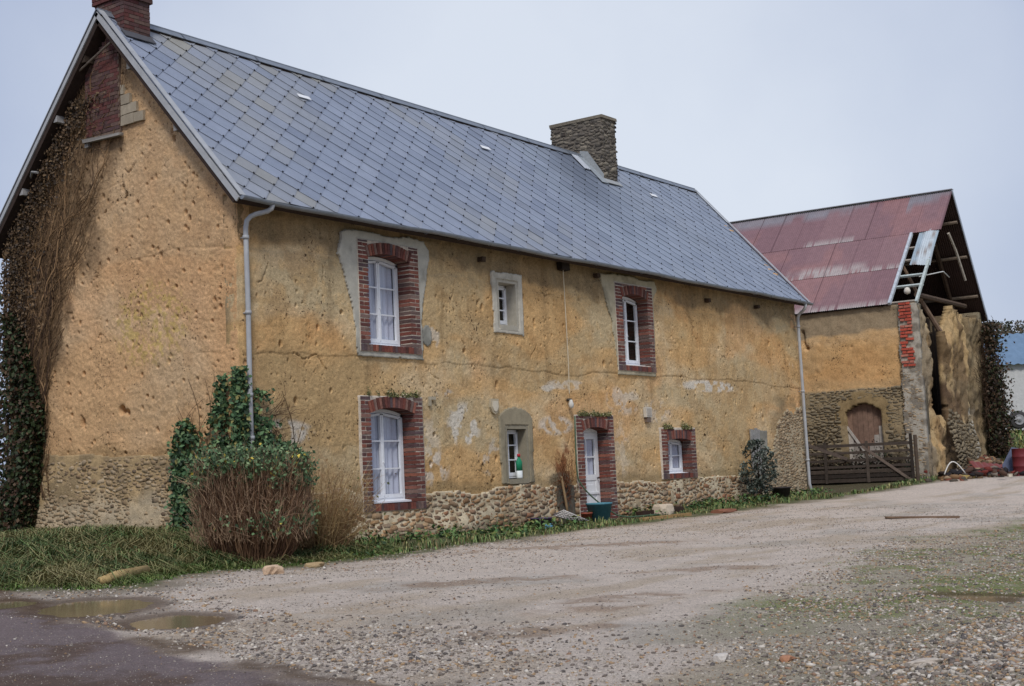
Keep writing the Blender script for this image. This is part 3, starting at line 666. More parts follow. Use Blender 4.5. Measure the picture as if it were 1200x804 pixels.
# gutter: half round, open on top
V_ = []; F_ = []; nseg = 40; n = 8
gxs = np.linspace(X0+.0, X1+.05, nseg+1)
for i, x in enumerate(gxs):
    sag = -.012*math.sin(x*.9)-.008*math.sin(x*2.3)
    for rr in (.062, .055):
        for k in range(n+1):
            t = math.pi+math.pi*k/n; V_.append((x, -.445+rr*math.cos(t), EZ-.03+sag+rr*math.sin(t)))
m2 = 2*(n+1)
for i in range(nseg):
    for k in range(n):
        F_.append((i*m2+k, i*m2+k+1, (i+1)*m2+k+1, (i+1)*m2+k)); F_.append((i*m2+n+1+k+1, i*m2+n+1+k, (i+1)*m2+n+1+k, (i+1)*m2+n+1+k+1))
    F_.append((i*m2, (i+1)*m2, (i+1)*m2+n+1, i*m2+n+1)); F_.append((i*m2+n, i*m2+2*n+1, (i+1)*m2+2*n+1, (i+1)*m2+n))
for i in (0, nseg): F_.append(tuple(i*m2+k for k in range(n+1)))
me = bpy.data.meshes.new('gutter'); me.from_pydata(V_, [], F_); me.materials.append(M['zinc']); gut = link(bpy.data.objects.new('gutter', me), house)
mb = MB()
for x in np.arange(.4, L, 1.0): mb.tube([(x, -.445+.066*math.cos(t), EZ-.03+.066*math.sin(t)) for t in np.linspace(math.pi, 2*math.pi, 7)], .006, 4)
each(mb, 'gutter_bracket', M['zinc'], gut)
def drain(pts, r_, brk, seglen):
    mb = MB(); mb.tube(pts, r_, 12)
    o = mb.build('drainpipe', M['pvc'], house, True)
    mb = MB()
    for p in brk: mb.lathe(p, [(r_+.004, -.03), (r_+.013, -.03), (r_+.013, .03), (r_+.004, .03)], 12); mb.box(p[0]-.015, p[0]+.015, p[1], .0, p[2]-.01, p[2]+.01)
    each(mb, 'pipe_collar', M['pvc'], o, True)
def bez(a, b, c, d, n=8):
    a, b, c, d = map(np.array, (a, b, c, d)); return [tuple(a*(1-t)**3+3*b*t*(1-t)**2+3*c*t*t*(1-t)+d*t**3) for t in np.linspace(0, 1, n)]
drain(bez((.42, -.445, EZ-.06), (.42, -.445, 5.5), (.10, -.1, 5.72), (.10, -.12, 5.35))+[(.11, -.12, 4), (.10, -.12, 2.6), (.12, -.12, .25)], .042, [(.10, -.12, 5.2), (.11, -.12, 3.95), (.10, -.12, 2.6), (.11, -.12, 1.9)], 0)
drain(bez((21.75, -.445, EZ-.06), (21.75, -.445, 5.4), (21.86, -.1, 5.65), (21.84, -.13, 5.2))+[(21.86, -.13, 3), (21.9, -.13, .5), (21.93, -.2, .2)], .045, [(21.84, -.13, 5.1), (21.86, -.13, 3.2), (21.89, -.13, 1.2)], 0)

# ---- chimneys
def brickstack(x0, x1, y0, y1, z0, z1, mat, parent, name, ch=.072, bw=.22, face='all'):
    mb = MB(); z = z0; k = 0
    while z < z1-.01:
        for (a0, a1, fixed, ax) in ((x0, x1, y0, 'x'), (x0, x1, y1, 'x'), (y0, y1, x0, 'y'), (y0, y1, x1, 'y')):
            a = a0-(bw/2 if k % 2 else 0)
            while a < a1-.01:
                b0, b1 = max(a, a0)+.004, min(a+bw, a1)-.004
                if b1-b0 > .03:
                    pr = random.uniform(0, .008); zz0, zz1 = z+.005, z+ch-.005
                    if ax == 'x':
                        s = -1 if fixed == y0 else 1; ya, yb = sorted((fixed+s*pr, fixed-s*.06)); mb.box(b0, b1, ya, yb, zz0, zz1, j=.0025)
                    else:
                        s = -1 if fixed == x0 else 1; xa, xb = sorted((fixed+s*pr, fixed-s*.06)); mb.box(xa, xb, b0, b1, zz0, zz1, j=.0025)
                a += bw
        z += ch; k += 1
    return mb.build(name, mat, parent)
def mcore(x0, x1, y0, y1, z0, z1, c, parent, name, mat='mortar'):
    mb = MB(); mb.box(x0, x1, y0, y1, z0, z1, c); return mb.build(name, M[mat], parent)
c1 = mcore(.03, .59, 2.79, 3.59, 8.6, 10.72, lin(120, 104, 92), house, 'chimney'); tag(c1, 'brick chimney on the gable end of the ridge')
brickstack(.02, .6, 2.78, 3.6, 8.7, 10.0, M['brick_purple'], c1, 'brickwork')
brickstack(-.02, .64, 2.74, 3.64, 10.0, 10.14, M['brick_purple'], c1, 'brick_band')
brickstack(.02, .6, 2.78, 3.6, 10.14, 10.7, M['brick_purple'], c1, 'brickwork')
mb = MB(); mb.box(-.03, .65, 2.73, 3.65, 10.7, 10.78, lin(130, 124, 116)); mb.build('chimney_cap', M['render'], c1)
mb = MB(); t = (2.78+.35)/ts[1]; mb.obox(RP(.3, t-.02, .04), (1, 0, 0), ts, tn, .34, .12, .008, lin(84, 84, 88)); each(mb, 'flashing', M['render'], c1)
cx0, cx1, cy0, cy1, cz1 = 15.62, 16.32, 2.44, 4.08, 10.74
c2 = mcore(cx0, cx1, cy0, cy1, 8.5, cz1-.02, lin(106, 99, 90), house, 'chimney'); tag(c2, 'broad rough stone chimney on the middle of the ridge')
for (rg, wf, sd_) in (((cy0, cy1), lambda u, v, d: np.stack([cx0-d, u, v], -1), 21), ((cy0, cy1), lambda u, v, d: np.stack([cx1+d, u, v], -1), 22), ((cx0, cx1), lambda u, v, d: np.stack([u, cy0-d, v], -1), 23), ((cx0, cx1), lambda u, v, d: np.stack([u, cy1+d, v], -1), 24)):
    stones('chimney_stones', (rg[0]-.05, rg[1]+.02), (8.7, cz1-.05), lambda u, v, rg=rg: rg[0]+.02 < u < rg[1]-.02, wf, .17, M['stone_grey'], c2, sd_, .03, .008)
mb = MB(); mb.box(cx0-.04, cx1+.04, cy0-.05, cy1+.03, cz1-.05, cz1+.03, lin(128, 120, 106), j=.012); mb.build('chimney_cap', M['mortar'], c2)
mb = MB(); tb = (cy0+.35)/ts[1]
mb.obox(RP(cx0-.16, tb+.38, .045), (1, 0, 0), ts, tn, .16, .55, .006, lin(150, 156, 160))
mb.obox(RP((cx0+cx1)/2, tb-.03, .05), (1, 0, 0), ts, tn, .42, .10, .008, lin(160, 162, 162))
mb.add([(cx0-.035, cy0-.02, 8.86), (cx0-.035, 3.15, RZ+.02), (cx0-.035, 3.15, RZ+.16), (cx0-.035, 2.9, RZ+.1), (cx0-.035, cy0-.02, 9.12), (cx0-.2, cy0, 8.9), (cx0-.2, 3.1, RZ+.03)], [(0, 1, 2, 3, 4), (5, 6, 1, 0)], lin(150, 154, 156))
each(mb, 'flashing', M['render'], c2)
mb = MB()
for k in range(3): mb.obox(RP(cx0-.42-.10*k, tb+.62, .06), (1, 0, 0), ts, tn, .028, .30, .012, lin(200, 204, 210))
for k in range(3): mb.obox(RP(cx0-.37-.10*k, tb+.62, .05), (1, 0, 0), ts, tn, .02, .27, .006, lin(60, 66, 76))
mb.build('roof_light', M['generic'], c2)

# blind brick flue and blockwork in the gable peak
mb = MB(); z = 7.5; k = 0
while z < 9.3:
    y = 2.9-(.11 if k % 2 else 0)
    while y < 3.85:
        b0, b1 = max(y, 2.86), min(y+.21, 3.82)
        if b1-b0 > .04 and z+.08 < float(roofz(np.array((b0+b1)/2)))-.2 and z > 7.5+(3.8-b0)*.0: mb.box(-.055-random.uniform(0, .008), .02, b0+.004, b1-.004, z+.004, z+.066, j=.003)
        y += .21
    z += .07; k += 1
fl = mb.build('brick_flue', M['brick_purple'], house)
mb = MB(); mb.box(-.05, .02, 2.86, 3.82, 7.5, 8.95, lin(118, 100, 88)); mb.build('flue_mortar', M['mortar'], fl)
mb = MB(); mb.obox((-.09, 3.3, 7.47), (1, 0, 0), (0, .999, .04), (0, -.04, .999), .05, .52, .03, lin(132, 128, 122), j=.012); mb.box(-.09, 0, 3.72, 3.82, 7.38, 7.5, lin(140, 136, 130)); mb.build('flue_ledge', M['render'], fl)
mb = MB(); bl = lin(168, 156, 136)
for k in range(5):
    z = 7.6+k*.19; y0 = 2.2+(k*.19)*.95
    y = y0
    while y < 2.82:
        y2 = min(y+.27, 2.84)
        if y2-y > .06: mb.box(-.05-random.uniform(0, .012), .02, y+.008, y2-.008, z+.008, z+.182, mixc(bl, lin(120, 110, 96), random.uniform(0, .6)), j=.006)
        y = y2
mb.build('gable_blocks', M['render'], house)

# ---- plaster patches
def patch(name, u0, u1, v0, v1, inside, base, off=.02, step=.025, world=facW0, holes=()):
    U = np.arange(u0, u1, step); V = np.arange(v0, v1, step); UC, VC = np.meshgrid((U[:-1]+U[1:])/2, (V[:-1]+V[1:])/2, indexing='ij'); UU, VV = np.meshgrid(U, V, indexing='ij')
    k = inside(UC, VC)
    for (a, b, c, e) in HOLES: k &= ~((UC > a) & (UC < b) & (VC > c) & (VC < e))
    def cf(U, V):
        c = np.zeros(U.shape+(3,))+base; c = mixc(c, base*.62, ss((fbm(U*2.2, V*1.8, 101)-.5)/.14)*.7); return mixc(c, base*1.12, ss((fbm(U*7, V*7, 102)-.55)/.1)*.4)
    return slab(name, U, V, k, off+(fbm(UU*2, VV*2, 103)-.5)*.012+(fbm(UU*12, VV*12, 104)-.5)*.006, .08, world, M['render'], cf, house, jitter=.02)
nzf = lambda U, V, s, a=1.6, k=.5: (fbm(U*a, V*a, s)-.5)*k+(fbm(U*6, V*6, s+3)-.5)*.14
def p1(U, V):
    e = nzf(U, V, 111); lo = np.interp(V, [3.4, 4.2, 4.9, 5.2, 5.7], [2.86, 2.75, 2.5, 2.4, 2.6]); hi = np.interp(V, [3.4, 4.4, 5.1, 5.5, 5.8], [4.66, 4.7, 4.85, 4.9, 4.7])
    return (U > lo+e*.4) & (U < hi+e*.4) & (V < 5.66+e*.35) & (V > 3.38+e*.1)
patch('render_patch', 2.2, 5.2, 3.3, 5.85, p1, lin(176, 172, 160), .04)
def p2(U, V):
    e = nzf(U, V, 121); lo = np.interp(V, [3.4, 4.6, 5.1, 5.7], [11.74, 11.62, 11.4, 11.2]); hi = np.interp(V, [3.4, 5.3, 5.5, 5.8], [13.48, 13.55, 13.8, 13.6])
    return (U > lo+e*.35) & (U < hi+e*.3) & (V < 5.7+e*.3) & (V > 3.36)
patch('render_patch', 11, 14.2, 3.3, 5.85, p2, lin(172, 162, 138), .04)
patch('cement_surround', 6.9, 8.15, 3.95, 5.45, lambda U, V: (np.abs(U-7.5+nzf(U, V, 131)*.12) < .52) & (np.abs(V-4.68+nzf(U, V, 132)*.12) < .64), lin(186, 180, 166), .045)
patch('cement_surround', 6.8, 8.4, .85, 2.65, lambda U, V: (np.abs(U-7.6+nzf(U, V, 133)*.15) < .57) & (V > .95) & (V < 2.2+.32*np.sqrt(np.clip(1-((U-7.6)/.6)**2, 0, 1))+nzf(U, V, 134)*.1), lin(148, 138, 116), .04)
patch('cement_patch', 8.85, 9.7, 0, 1.0, lambda U, V: (np.abs(U-9.25+nzf(U, V, 135)*.2) < .3) & (V < .85), lin(104, 98, 86), .10)
patch('render_patch', 18.2, 19.9, .5, 2.5, lambda U, V: (U > 18.6+nzf(U, V, 137)*.3) & (U < 19.5+nzf(U, V, 136)*.5-(2-V)*.1) & (V < 2.05+nzf(U, V, 138)*.3), lin(150, 146, 134), .035)
patch('render_patch', 4.62, 5.0, 3.6, 4.1, lambda U, V: ((U-4.82)/.14)**2+((V-3.85)/.2)**2+nzf(U, V, 139) < 1, lin(150, 148, 138), .03)

# ---- openings
YR = .28
def surround(x0, x1, z0, z1, ox0, ox1, oz0, oz1, rise, parent, sillc=True, name='brick_surround', depth=YR):
    """brick jambs, sill course and a segmental arch of upright bricks; bricks run back into the reveal"""
    mb = MB(); ch = .078; xc = (ox0+ox1)/2; hw = (ox1-ox0)/2
    intr = lambda x: oz1-rise*((x-xc)/hw)**2
    AH = .21
    extr = lambda x: intr(x)+AH if abs(x-xc) < hw+.06 else -9
    z = z0
    if sillc:
        n = max(3, int((x1-x0)/.075)); w_ = (x1-x0)/n
        for i in range(n): mb.box(x0+i*w_+.004, x0+(i+1)*w_-.004, -.055-random.uniform(0, .012), depth, z0+.004, z0+.125, j=.003)
        z = z0+.13
    k = 0
    while z < z1-.03:
        zt = min(z+ch, z1)
        for (a, b, innerright) in ((x0, ox0, True), (ox1, x1, False)):
            wd = b-a
            if k % 2 == 0: segs = [(a, b)]
            else:
                m = a+wd*(.45 if innerright else .55); segs = [(a, m), (m, b)]
            for (p, q) in segs: mb.box(p+.008, q-.008, -.05-random.uniform(0, .006), depth, z+.008, zt-.010, j=.004)
        # brick fill beside the arch shoulders
        if z > oz1-rise:
            x = ox0
            for side in (0, 1):
                xs = np.arange(0, hw, .02); 
                zz = z+ch/2
                lim = [d_ for d_ in xs if zz > extr(xc+(hw-d_)*(1 if side else -1))+.0 ]
                if lim and max(lim) > .05 and extr(xc) < z1:
                    m_ = max(lim)
                    if side: mb.box(ox1-m_, ox1, -.05, depth*.5, z+.004, zt-.005, j=.003)
                    else: mb.box(ox0, ox0+m_, -.05, depth*.5, z+.004, zt-.005, j=.003)
        z += ch; k += 1
    n = int((2*hw+.1)/.072); 
    for i in range(n):
        x = ox0-.02+(i+.5)*(2*hw+.04)/n; sl = -2*rise*(x-xc)/hw**2; ang = math.atan(sl)
        az = np.array([-math.sin(ang), 0, math.cos(ang)]); ax = np.array([math.cos(ang), 0, math.sin(ang)])
        c0 = np.array([x, (depth-.06)/2, intr(x)])+az*AH/2
        mb.obox(c0, ax, (0, 1, 0), az, .029, (depth+.06)/2+random.uniform(0, .006), AH/2, j=.003)
    o = mb.build(name, M['brick'], parent)
    # mortar bed just behind the brick faces
    U = np.arange(x0-.012, x1+.012+1e-6, (x1-x0+.024)/max(8, int((x1-x0)/.03))); V = np.arange(z0-.01, z1+.03, .03)
    UC, VC = np.meshgrid((U[:-1]+U[1:])/2, (V[:-1]+V[1:])/2, indexing='ij')
    arch = oz1-rise*((UC-xc)/hw)**2
    keep = ~((UC > ox0-.028) & (UC < ox1+.028) & (VC > oz0-.02) & (VC < arch+.02))
    slab('mortar_bed', U, V, keep, .046, depth-.012, facW0, M['mortar'], lambda U, V: np.zeros(U.shape+(3,))+lin(196, 184, 168), o, smooth=False)
    return o
def curtain(x0, x1, z0, z1, y, parent, folds=7, amp=.02):
    n = 60; V_ = []; Q = []
    us = np.linspace(x0, x1, n); 
    for u in us:
        ph = (u-x0)/(x1-x0)*folds*2*math.pi
        for z, k in ((z0, 1.0), ((z0+z1)/2, .85), (z1, .6)): V_.append((u, y+amp*k*math.sin(ph+.4*math.sin(ph*.37)+z*.2), z))
    Q = [(i*3+k, (i+1)*3+k, (i+1)*3+k+1, i*3+k+1) for i in range(n-1) for k in (0, 1)]
    return npmesh('curtain', V_, Q, mat=M['curtain'], parent=parent, smooth=True)
def room(x0, x1, z0, z1, y, parent):
    mb = MB(); d = 1.6; V8 = [(x0-.3, y, z0-.2), (x1+.3, y, z0-.2), (x1+.3, y, z1+.2), (x0-.3, y, z1+.2), (x0-.3, y+d, z0-.2), (x1+.3, y+d, z0-.2), (x1+.3, y+d, z1+.2), (x0-.3, y+d, z1+.2)]
    mb.add(V8, [(4, 5, 6, 7), (0, 4, 7, 3), (1, 2, 6, 5), (0, 1, 5, 4), (3, 7, 6, 2)]); return mb.build('room_lining', M['roomwall'], parent)
def window(x0, x1, z0, z1, y, rise=0, casements=2, rowsn=3, cur=True, label=None, sill=True, cols=1, fr=.06, mat='white_paint'):
    mb = MB()
    mb.box(x0, x0+fr, y, y+.07, z0, z1-rise); mb.box(x1-fr, x1, y, y+.07, z0, z1-rise); mb.box(x0+fr, x1-fr, y, y+.07, z0, z0+fr)
    n = 14; xc = (x0+x1)/2; hw = (x1-x0)/2
    arc = lambda x: z1-rise*((x-xc)/hw)**2
    xs = np.linspace(x0, x1, n+1)
    for a, b in zip(xs[:-1], xs[1:]):
        P = [(a, y, arc(a)-fr), (b, y, arc(b)-fr), (b, y+.07, arc(b)-fr), (a, y+.07, arc(a)-fr), (a, y, arc(a)), (b, y, arc(b)), (b, y+.07, arc(b)), (a, y+.07, arc(a))]
        mb.add(P, [(0, 3, 2, 1), (4, 5, 6, 7), (0, 1, 5, 4), (2, 3, 7, 6)])
    win = mb.build('window', M[mat], house)
    if label: win['label'] = label
    wi = (x1-x0-2*fr)/casements; s = .042 if cols == 1 else .035
    for i in range(casements):
        a, b = x0+fr+i*wi+.003, x0+fr+(i+1)*wi-.003; mb = MB(); yy = y-.012
        zt0, zt1 = min(arc(a), arc(b))-fr-.003, max(arc(a), arc(b))-fr
        ta, tb_ = arc(a)-fr-.004, arc(b)-fr-.004
        mb.box(a, a+s, yy, yy+.05, z0+fr, ta-s*.5); mb.box(b-s, b, yy, yy+.05, z0+fr, tb_-s*.5); mb.box(a+s, b-s, yy, yy+.05, z0+fr, z0+fr+.07)
        P = [(a, yy, ta-s), (b, yy, tb_-s), (b, yy+.05, tb_-s), (a, yy+.05, ta-s), (a, yy, ta), (b, yy, tb_), (b, yy+.05, tb_), (a, yy+.05, ta)]
        mb.add(P, [(0, 3, 2, 1), (4, 5, 6, 7), (0, 1, 5, 4), (2, 3, 7, 6), (1, 2, 6, 5), (0, 4, 7, 3)])
        hh = (z1-rise*.5-fr-z0-fr)
        for k in range(1, rowsn): zz = z0+fr+.03+hh*k/rowsn; mb.box(a+s, b-s, yy+.008, yy+.035, zz-.013, zz+.013)
        for k in range(1, cols): xx = a+(b-a)*k/cols; mb.box(xx-.012, xx+.012, yy+.009, yy+.034, z0+fr+.07, min(ta, tb_)-s)
        mb.build('casement', M[mat], win)
    mb = MB(); mb.add([(x0+fr*.5, y+.022, z0+fr*.5), (x1-fr*.5, y+.022, z0+fr*.5), (x1-fr*.5, y+.022, z1-rise-fr*.4), (xc, y+.022, z1-fr*.5), (x0+fr*.5, y+.022, z1-rise-fr*.4)], [(0, 1, 2, 3, 4)])
    mb.build('glass_pane', M['glass'], win)
    if casements == 2:
        mb = MB(); mb.lathe((xc, y-.03, z0+(z1-z0)*.42), [(.0, -.02), (.014, -.015), (.014, .0), (.008, .02)], 8, axis='y'); mb.box(xc-.006, xc+.006, y-.022, y-.012, z0+.1, z1-.1); mb.build('window_latch', M[mat], win)
    if cur: curtain(x0+fr, x1-fr, z0+fr, z1-.02, y+.08, win, amp=.022)
    if sill:
        mb = MB(); mb.add([(x0-.03, y-.15, z0-.03), (x1+.02, y-.15, z0-.03), (x1+.02, y+.05, z0-.02), (x0-.03, y+.05, z0-.02), (x0-.03, y-.15, z0+.0), (x1+.02, y-.15, z0+.0), (x1+.02, y+.05, z0+.025), (x0-.03, y+.05, z0+.025)], [(0, 3, 2, 1), (4, 5, 6, 7), (0, 1, 5, 4), (1, 2, 6, 5), (2, 3, 7, 6), (3, 0, 4, 7)])
        mb.build('window_sill', M[mat], win)
    room(x0, x1, z0, z1, y+.13, win)
    return win
wn = window(3.17, 4.32, 3.62, 5.30, .24, .10, label='upper window with white net curtains'); surround(2.9, 4.6, 3.47, 5.52, 3.17, 4.32, 3.6, 5.31, .10, wn)
wn = window(3.10, 4.30, .74, 2.44, .24, .10, label='lower window with white net curtains and broad white sill'); surround(2.83, 4.56, .57, 2.66, 3.10, 4.30, .70, 2.45, .10, wn)
wn = window(12.10, 13.24, 3.62, 5.28, .24, .10, cur=False, label='dark upper window without curtains'); surround(11.78, 13.5, 3.45, 5.52, 12.10, 13.24, 3.6, 5.30, .10, wn)
wn = window(13.88, 15.04, 1.0, 1.84, .22, .05, casements=2, rowsn=2, cols=1, label='low window beside the door'); surround(13.58, 15.3, .87, 2.1, 13.88, 15.04, 1.0, 1.85, .05, wn)
wn = window(7.20, 7.80, 4.24, 5.10, .22, 0, casements=1, rowsn=3, cur=False, sill=False, label='small window in pale cement surround', fr=.045)
def reveal(x0, x1, z0, z1, parent, c, d=.3):
    mb = MB(); t = .10
    mb.box(x0-t, x0, -.03, d, z0-t, z1+t, c); mb.box(x1, x1+t, -.03, d, z0-t, z1+t, c); mb.box(x0, x1, -.028, d, z1, z1+t, c); mb.box(x0, x1, -.05, d, z0-t, z0, c)
    return mb.build('cement_reveal', M['render'], parent)
reveal(7.20, 7.80, 4.22, 5.11, wn, lin(170, 164, 150)); curtain(7.25, 7.5, 4.3, 5.1, .33, wn, 3)
wn = window(7.27, 7.95, 1.06, 2.06, .20, 0, casements=1, rowsn=3, cols=2, cur=False, sill=False, label='small lower window in grey cement surround', fr=.045)
reveal(7.27, 7.95, 1.04, 2.07, wn, lin(142, 134, 116))
# boarded slit
mb = MB()
for i in range(4): mb.box(18.42+i*.14, 18.55+i*.14, -.07, -.03, 1.0, 2.12-random.uniform(0, .05), lin(142, 140, 136))
mb.build('boarded_slit', M['wood'], house)

# door
DX0, DX1, DZ0, DZ1 = 10.13, 11.14, .05, 2.06
mb = MB(); y = .24
mb.box(DX0, DX0+.055, y, y+.08, DZ0, DZ1); mb.box(DX1-.055, DX1, y, y+.08, DZ0, DZ1); mb.box(DX0+.055, DX1-.055, y, y+.08, DZ1-.055, DZ1+.05)
fr_ = mb.build('door_frame', M['old_white'], house)
mb = MB(); a, b = DX0+.06, DX1-.06; yy = y-.01
mb.box(a, a+.10, yy, yy+.045, DZ0+.01, DZ1-.06); mb.box(b-.10, b, yy, yy+.045, DZ0+.01, DZ1-.06)
mb.box(a+.1, b-.1, yy, yy+.045, DZ0+.01, DZ0+.2); mb.box(a+.1, b-.1, yy, yy+.045, .93, 1.06); mb.box(a+.1, b-.1, yy, yy+.045, DZ1-.2, DZ1-.06)
mb.box(a+.1, b-.1, yy+.014, yy+.03, DZ0+.2, .93); mb.box(a+.2, b-.2, yy+.004, yy+.014, DZ0+.3, .83); mb.box(a+.1, b-.1, yy+.008, yy+.035, 1.44, 1.475)
mb.box((a+b)/2-.015, (a+b)/2+.015, yy+.007, yy+.034, 1.06, DZ1-.2)
mb.box(a, b, yy-.02, yy, .62, .66)
door = mb.build('door', M['old_white'], house)
mb = MB(); mb.add([(a+.1, yy+.02, 1.06), (b-.1, yy+.02, 1.06), (b-.1, yy+.02, DZ1-.2), (a+.1, yy+.02, DZ1-.2)], [(0, 1, 2, 3)]); mb.build('glass_pane', M['glass'], door)
mb = MB(); mb.lathe((b-.05, yy-.04, .98), [(.005, -.02), (.022, -.01), (.022, .01), (.01, .04)], 10, axis='y', c=lin(60, 44, 36)); mb.build('door_handle', M['generic'], door, True)
curtain(a+.1, b-.1, 1.0, DZ1-.18, y+.05, door, 4, .012); room(DX0, DX1, DZ0, DZ1, y+.12, door)
mb = MB(); mb.box(DX0-.02, DX1+.02, -.18, .32, -.35, DZ0-.002, lin(120, 112, 100), j=.006); mb.build('doorstep', M['render'], house)
surround(9.84, 11.4, -.12, 2.38, DX0, DX1, -.3, 2.12, .08, house, sillc=False, name='door_surround')

# small fixtures on the facade
mb = MB(); mb.tube([(9.59, -.07, 5.75), (9.6, -.075, 4.6), (9.62, -.07, 3.5), (9.6, -.07, 2.85)], .011, 6, lin(196, 184, 160)); mb.build('wall_cable', M['generic'], house)
mb = MB(); mb.lathe((9.6, -.10, 2.62), [(.02, -.10), (.055, -.07), (.06, .0), (.04, .05), (.03, .09)], 12, lin(200, 198, 190)); mb.box(9.57, 9.63, -.1, 0, 2.68, 2.74, lin(70, 66, 60)); mb.build('wall_lamp', M['generic'], house, True)
mb = MB(); mb.box(9.45, 9.75, -.14, 0, 5.58, 5.76, lin(46, 38, 32), j=.01); mb.build('cable_bracket', M['wood'], house)
mb = MB(); mb.box(12.86, 13.12, -.09, 0, 2.36, 2.60, lin(196, 190, 178)); mb.box(12.89, 13.09, -.10, -.09, 2.39, 2.57, lin(170, 162, 150)); mb.box(12.9, 13.08, -.075, 0, 2.24, 2.36, lin(112, 96, 84)); mb.build('meter_box', M['generic'], house, bevel=.006)
sh = [(-.13, .15), (.13, .15), (.14, -.02), (.08, -.13), (0, -.17), (-.08, -.13), (-.14, -.02)]
mb = MB()
for sc_, yb, c in ((1, -.06, lin(176, 164, 140)), (.68, -.075, lin(206, 196, 176))):
    mb.add([(6.86+p*sc_, yb, 2.53+q*sc_) for p, q in sh]+[(6.86+p*sc_, 0, 2.53+q*sc_) for p, q in sh], [tuple(range(7))]+[(i, (i+1) % 7, (i+1) % 7+7, i+7) for i in range(7)], c)
mb.build('wall_plaque', M['render'], house)
mb = MB(); mb.box(4.78, 4.98, -.05, 0, 2.62, 2.68, lin(170, 160, 140)); mb.box(4.78, 4.84, -.05, 0, 2.5, 2.62, lin(160, 150, 130)); mb.build('vent_stone', M['render'], house)
mb = MB()
for (u, v) in ((6.62, 5.52), (11.0, 5.6), (16.4, 5.45), (19.3, 5.5)): mb.box(u-.06, u+.06, -.12, 0, v-.05, v+.05, lin(70, 56, 44), j=.01)
each(mb, 'beam_end', M['wood'], house)

# ------------------------------------------------------------------ barn
BA = math.radians(3); BX, BY = 27.70, -1.64
barn = tag(empty('barn', (BX, BY, 0), BA), 'half collapsed earth barn with rust-red corrugated roof and open gable', 'barn')
EB, RBZ, RBX, XR = 6.2, 10.42, 4.83, 8.3
LB = 14.0; RS = (RBZ-EB)/RBX
step = .06
U = np.arange(0, LB, step); V = np.arange(-.2, EB-.05, step); UC, VC = np.meshgrid((U[:-1]+U[1:])/2, (V[:-1]+V[1:])/2, indexing='ij'); UU, VV = np.meshgrid(U, V, indexing='ij')
DXa, DXb, DT, DR = 1.37, 2.58, 2.97, .26
dc = (DXa+DXb)/2; dh = (DXb-DXa)/2
arch = DT-DR*((UC-dc)/dh)**2
keep = ~((UC > DXa) & (UC < DXb) & (VC < arch))
D = (fbm(UU*1.2, VV*1.2, 141)-.5)*.12+(fbm(UU*5, VV*5, 142)-.5)*.05+.03*(VV < 3.48+(fbm(UU, VV*0, 143)-.5)*.15)
P = [(rng.uniform(0, 5), rng.uniform(3.5, 5.2), rng.uniform(.03, .04), rng.uniform(.02, .04), 1) for _ in range(40)]+crack((3.9, 5.6), -2.0, 14, .05, .05, .12)
pits(U, V, P, D)
def bcol(U, V):
    c = cobcol(U+50, V, EB, 150); c = mixc(c, lin(196, 152, 102), np.full(U.shape, .5)); n = fbm(U*1.2, V*1.2, 155)
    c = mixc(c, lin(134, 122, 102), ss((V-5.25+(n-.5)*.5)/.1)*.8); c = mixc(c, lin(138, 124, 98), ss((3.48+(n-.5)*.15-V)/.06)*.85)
    c = mixc(c, lin(62, 56, 46), ss((1.9-V+(n-.5))/.8)*.75); q = (U-dc)**2/(dh+.35)**2+(V-2.5)**2/.85**2  # lower wall darkened in the colour, as shade behind the gate
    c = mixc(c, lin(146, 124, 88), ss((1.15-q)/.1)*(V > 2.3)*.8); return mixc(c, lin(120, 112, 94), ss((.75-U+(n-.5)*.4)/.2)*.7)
bw = lambda u, v, d: np.stack([-d, u, v], -1)
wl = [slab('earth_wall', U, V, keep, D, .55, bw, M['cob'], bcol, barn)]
# gable piers (u = local x)
U = np.arange(0, XR+.01, step); V = np.arange(-.2, 6.5, step); UC, VC = np.meshgrid((U[:-1]+U[1:])/2, (V[:-1]+V[1:])/2, indexing='ij'); UU, VV = np.meshgrid(U, V, indexing='ij')
nn = (fbm(UC*2, VC*2, 161)-.5)*.7+(fbm(UC*6, VC*6, 162)-.5)*.45
topu = np.interp(UC, [0, .5, .8, 1.0, 1.15, 1.16, 2.95, 2.96, 3.4, 4.0, 4.7, 5.2, 5.5, 5.51, 6.2, 6.21, 7, 8.3], [6.1, 6.0, 5.6, 5.4, 5.1, 3.3, 1.2, 5.3, 5.6, 6.2, 6.25, 6.1, 5.6, 2.2, 2.4, 6.0, 6.15, 5.9])+nn*.5
keep = VC < topu
keep &= ~((np.abs(UC-2.05+nn*.35) < .88) & (VC > 2.4+nn)); keep &= ~((np.abs(UC-5.85+nn*.5) < .22) & (VC > 3.2+nn))
D = (fbm(UU*1.4, VV*.8, 163)-.5)*.45+(fbm(UU*4, VV*2.5, 164)-.5)*.30+(fbm(UU*9, VV*9, 165)-.5)*.08
D += .25*ss((2.6-VV)/1.5)*np.exp(-((UU-4.2)/1.5)**2)
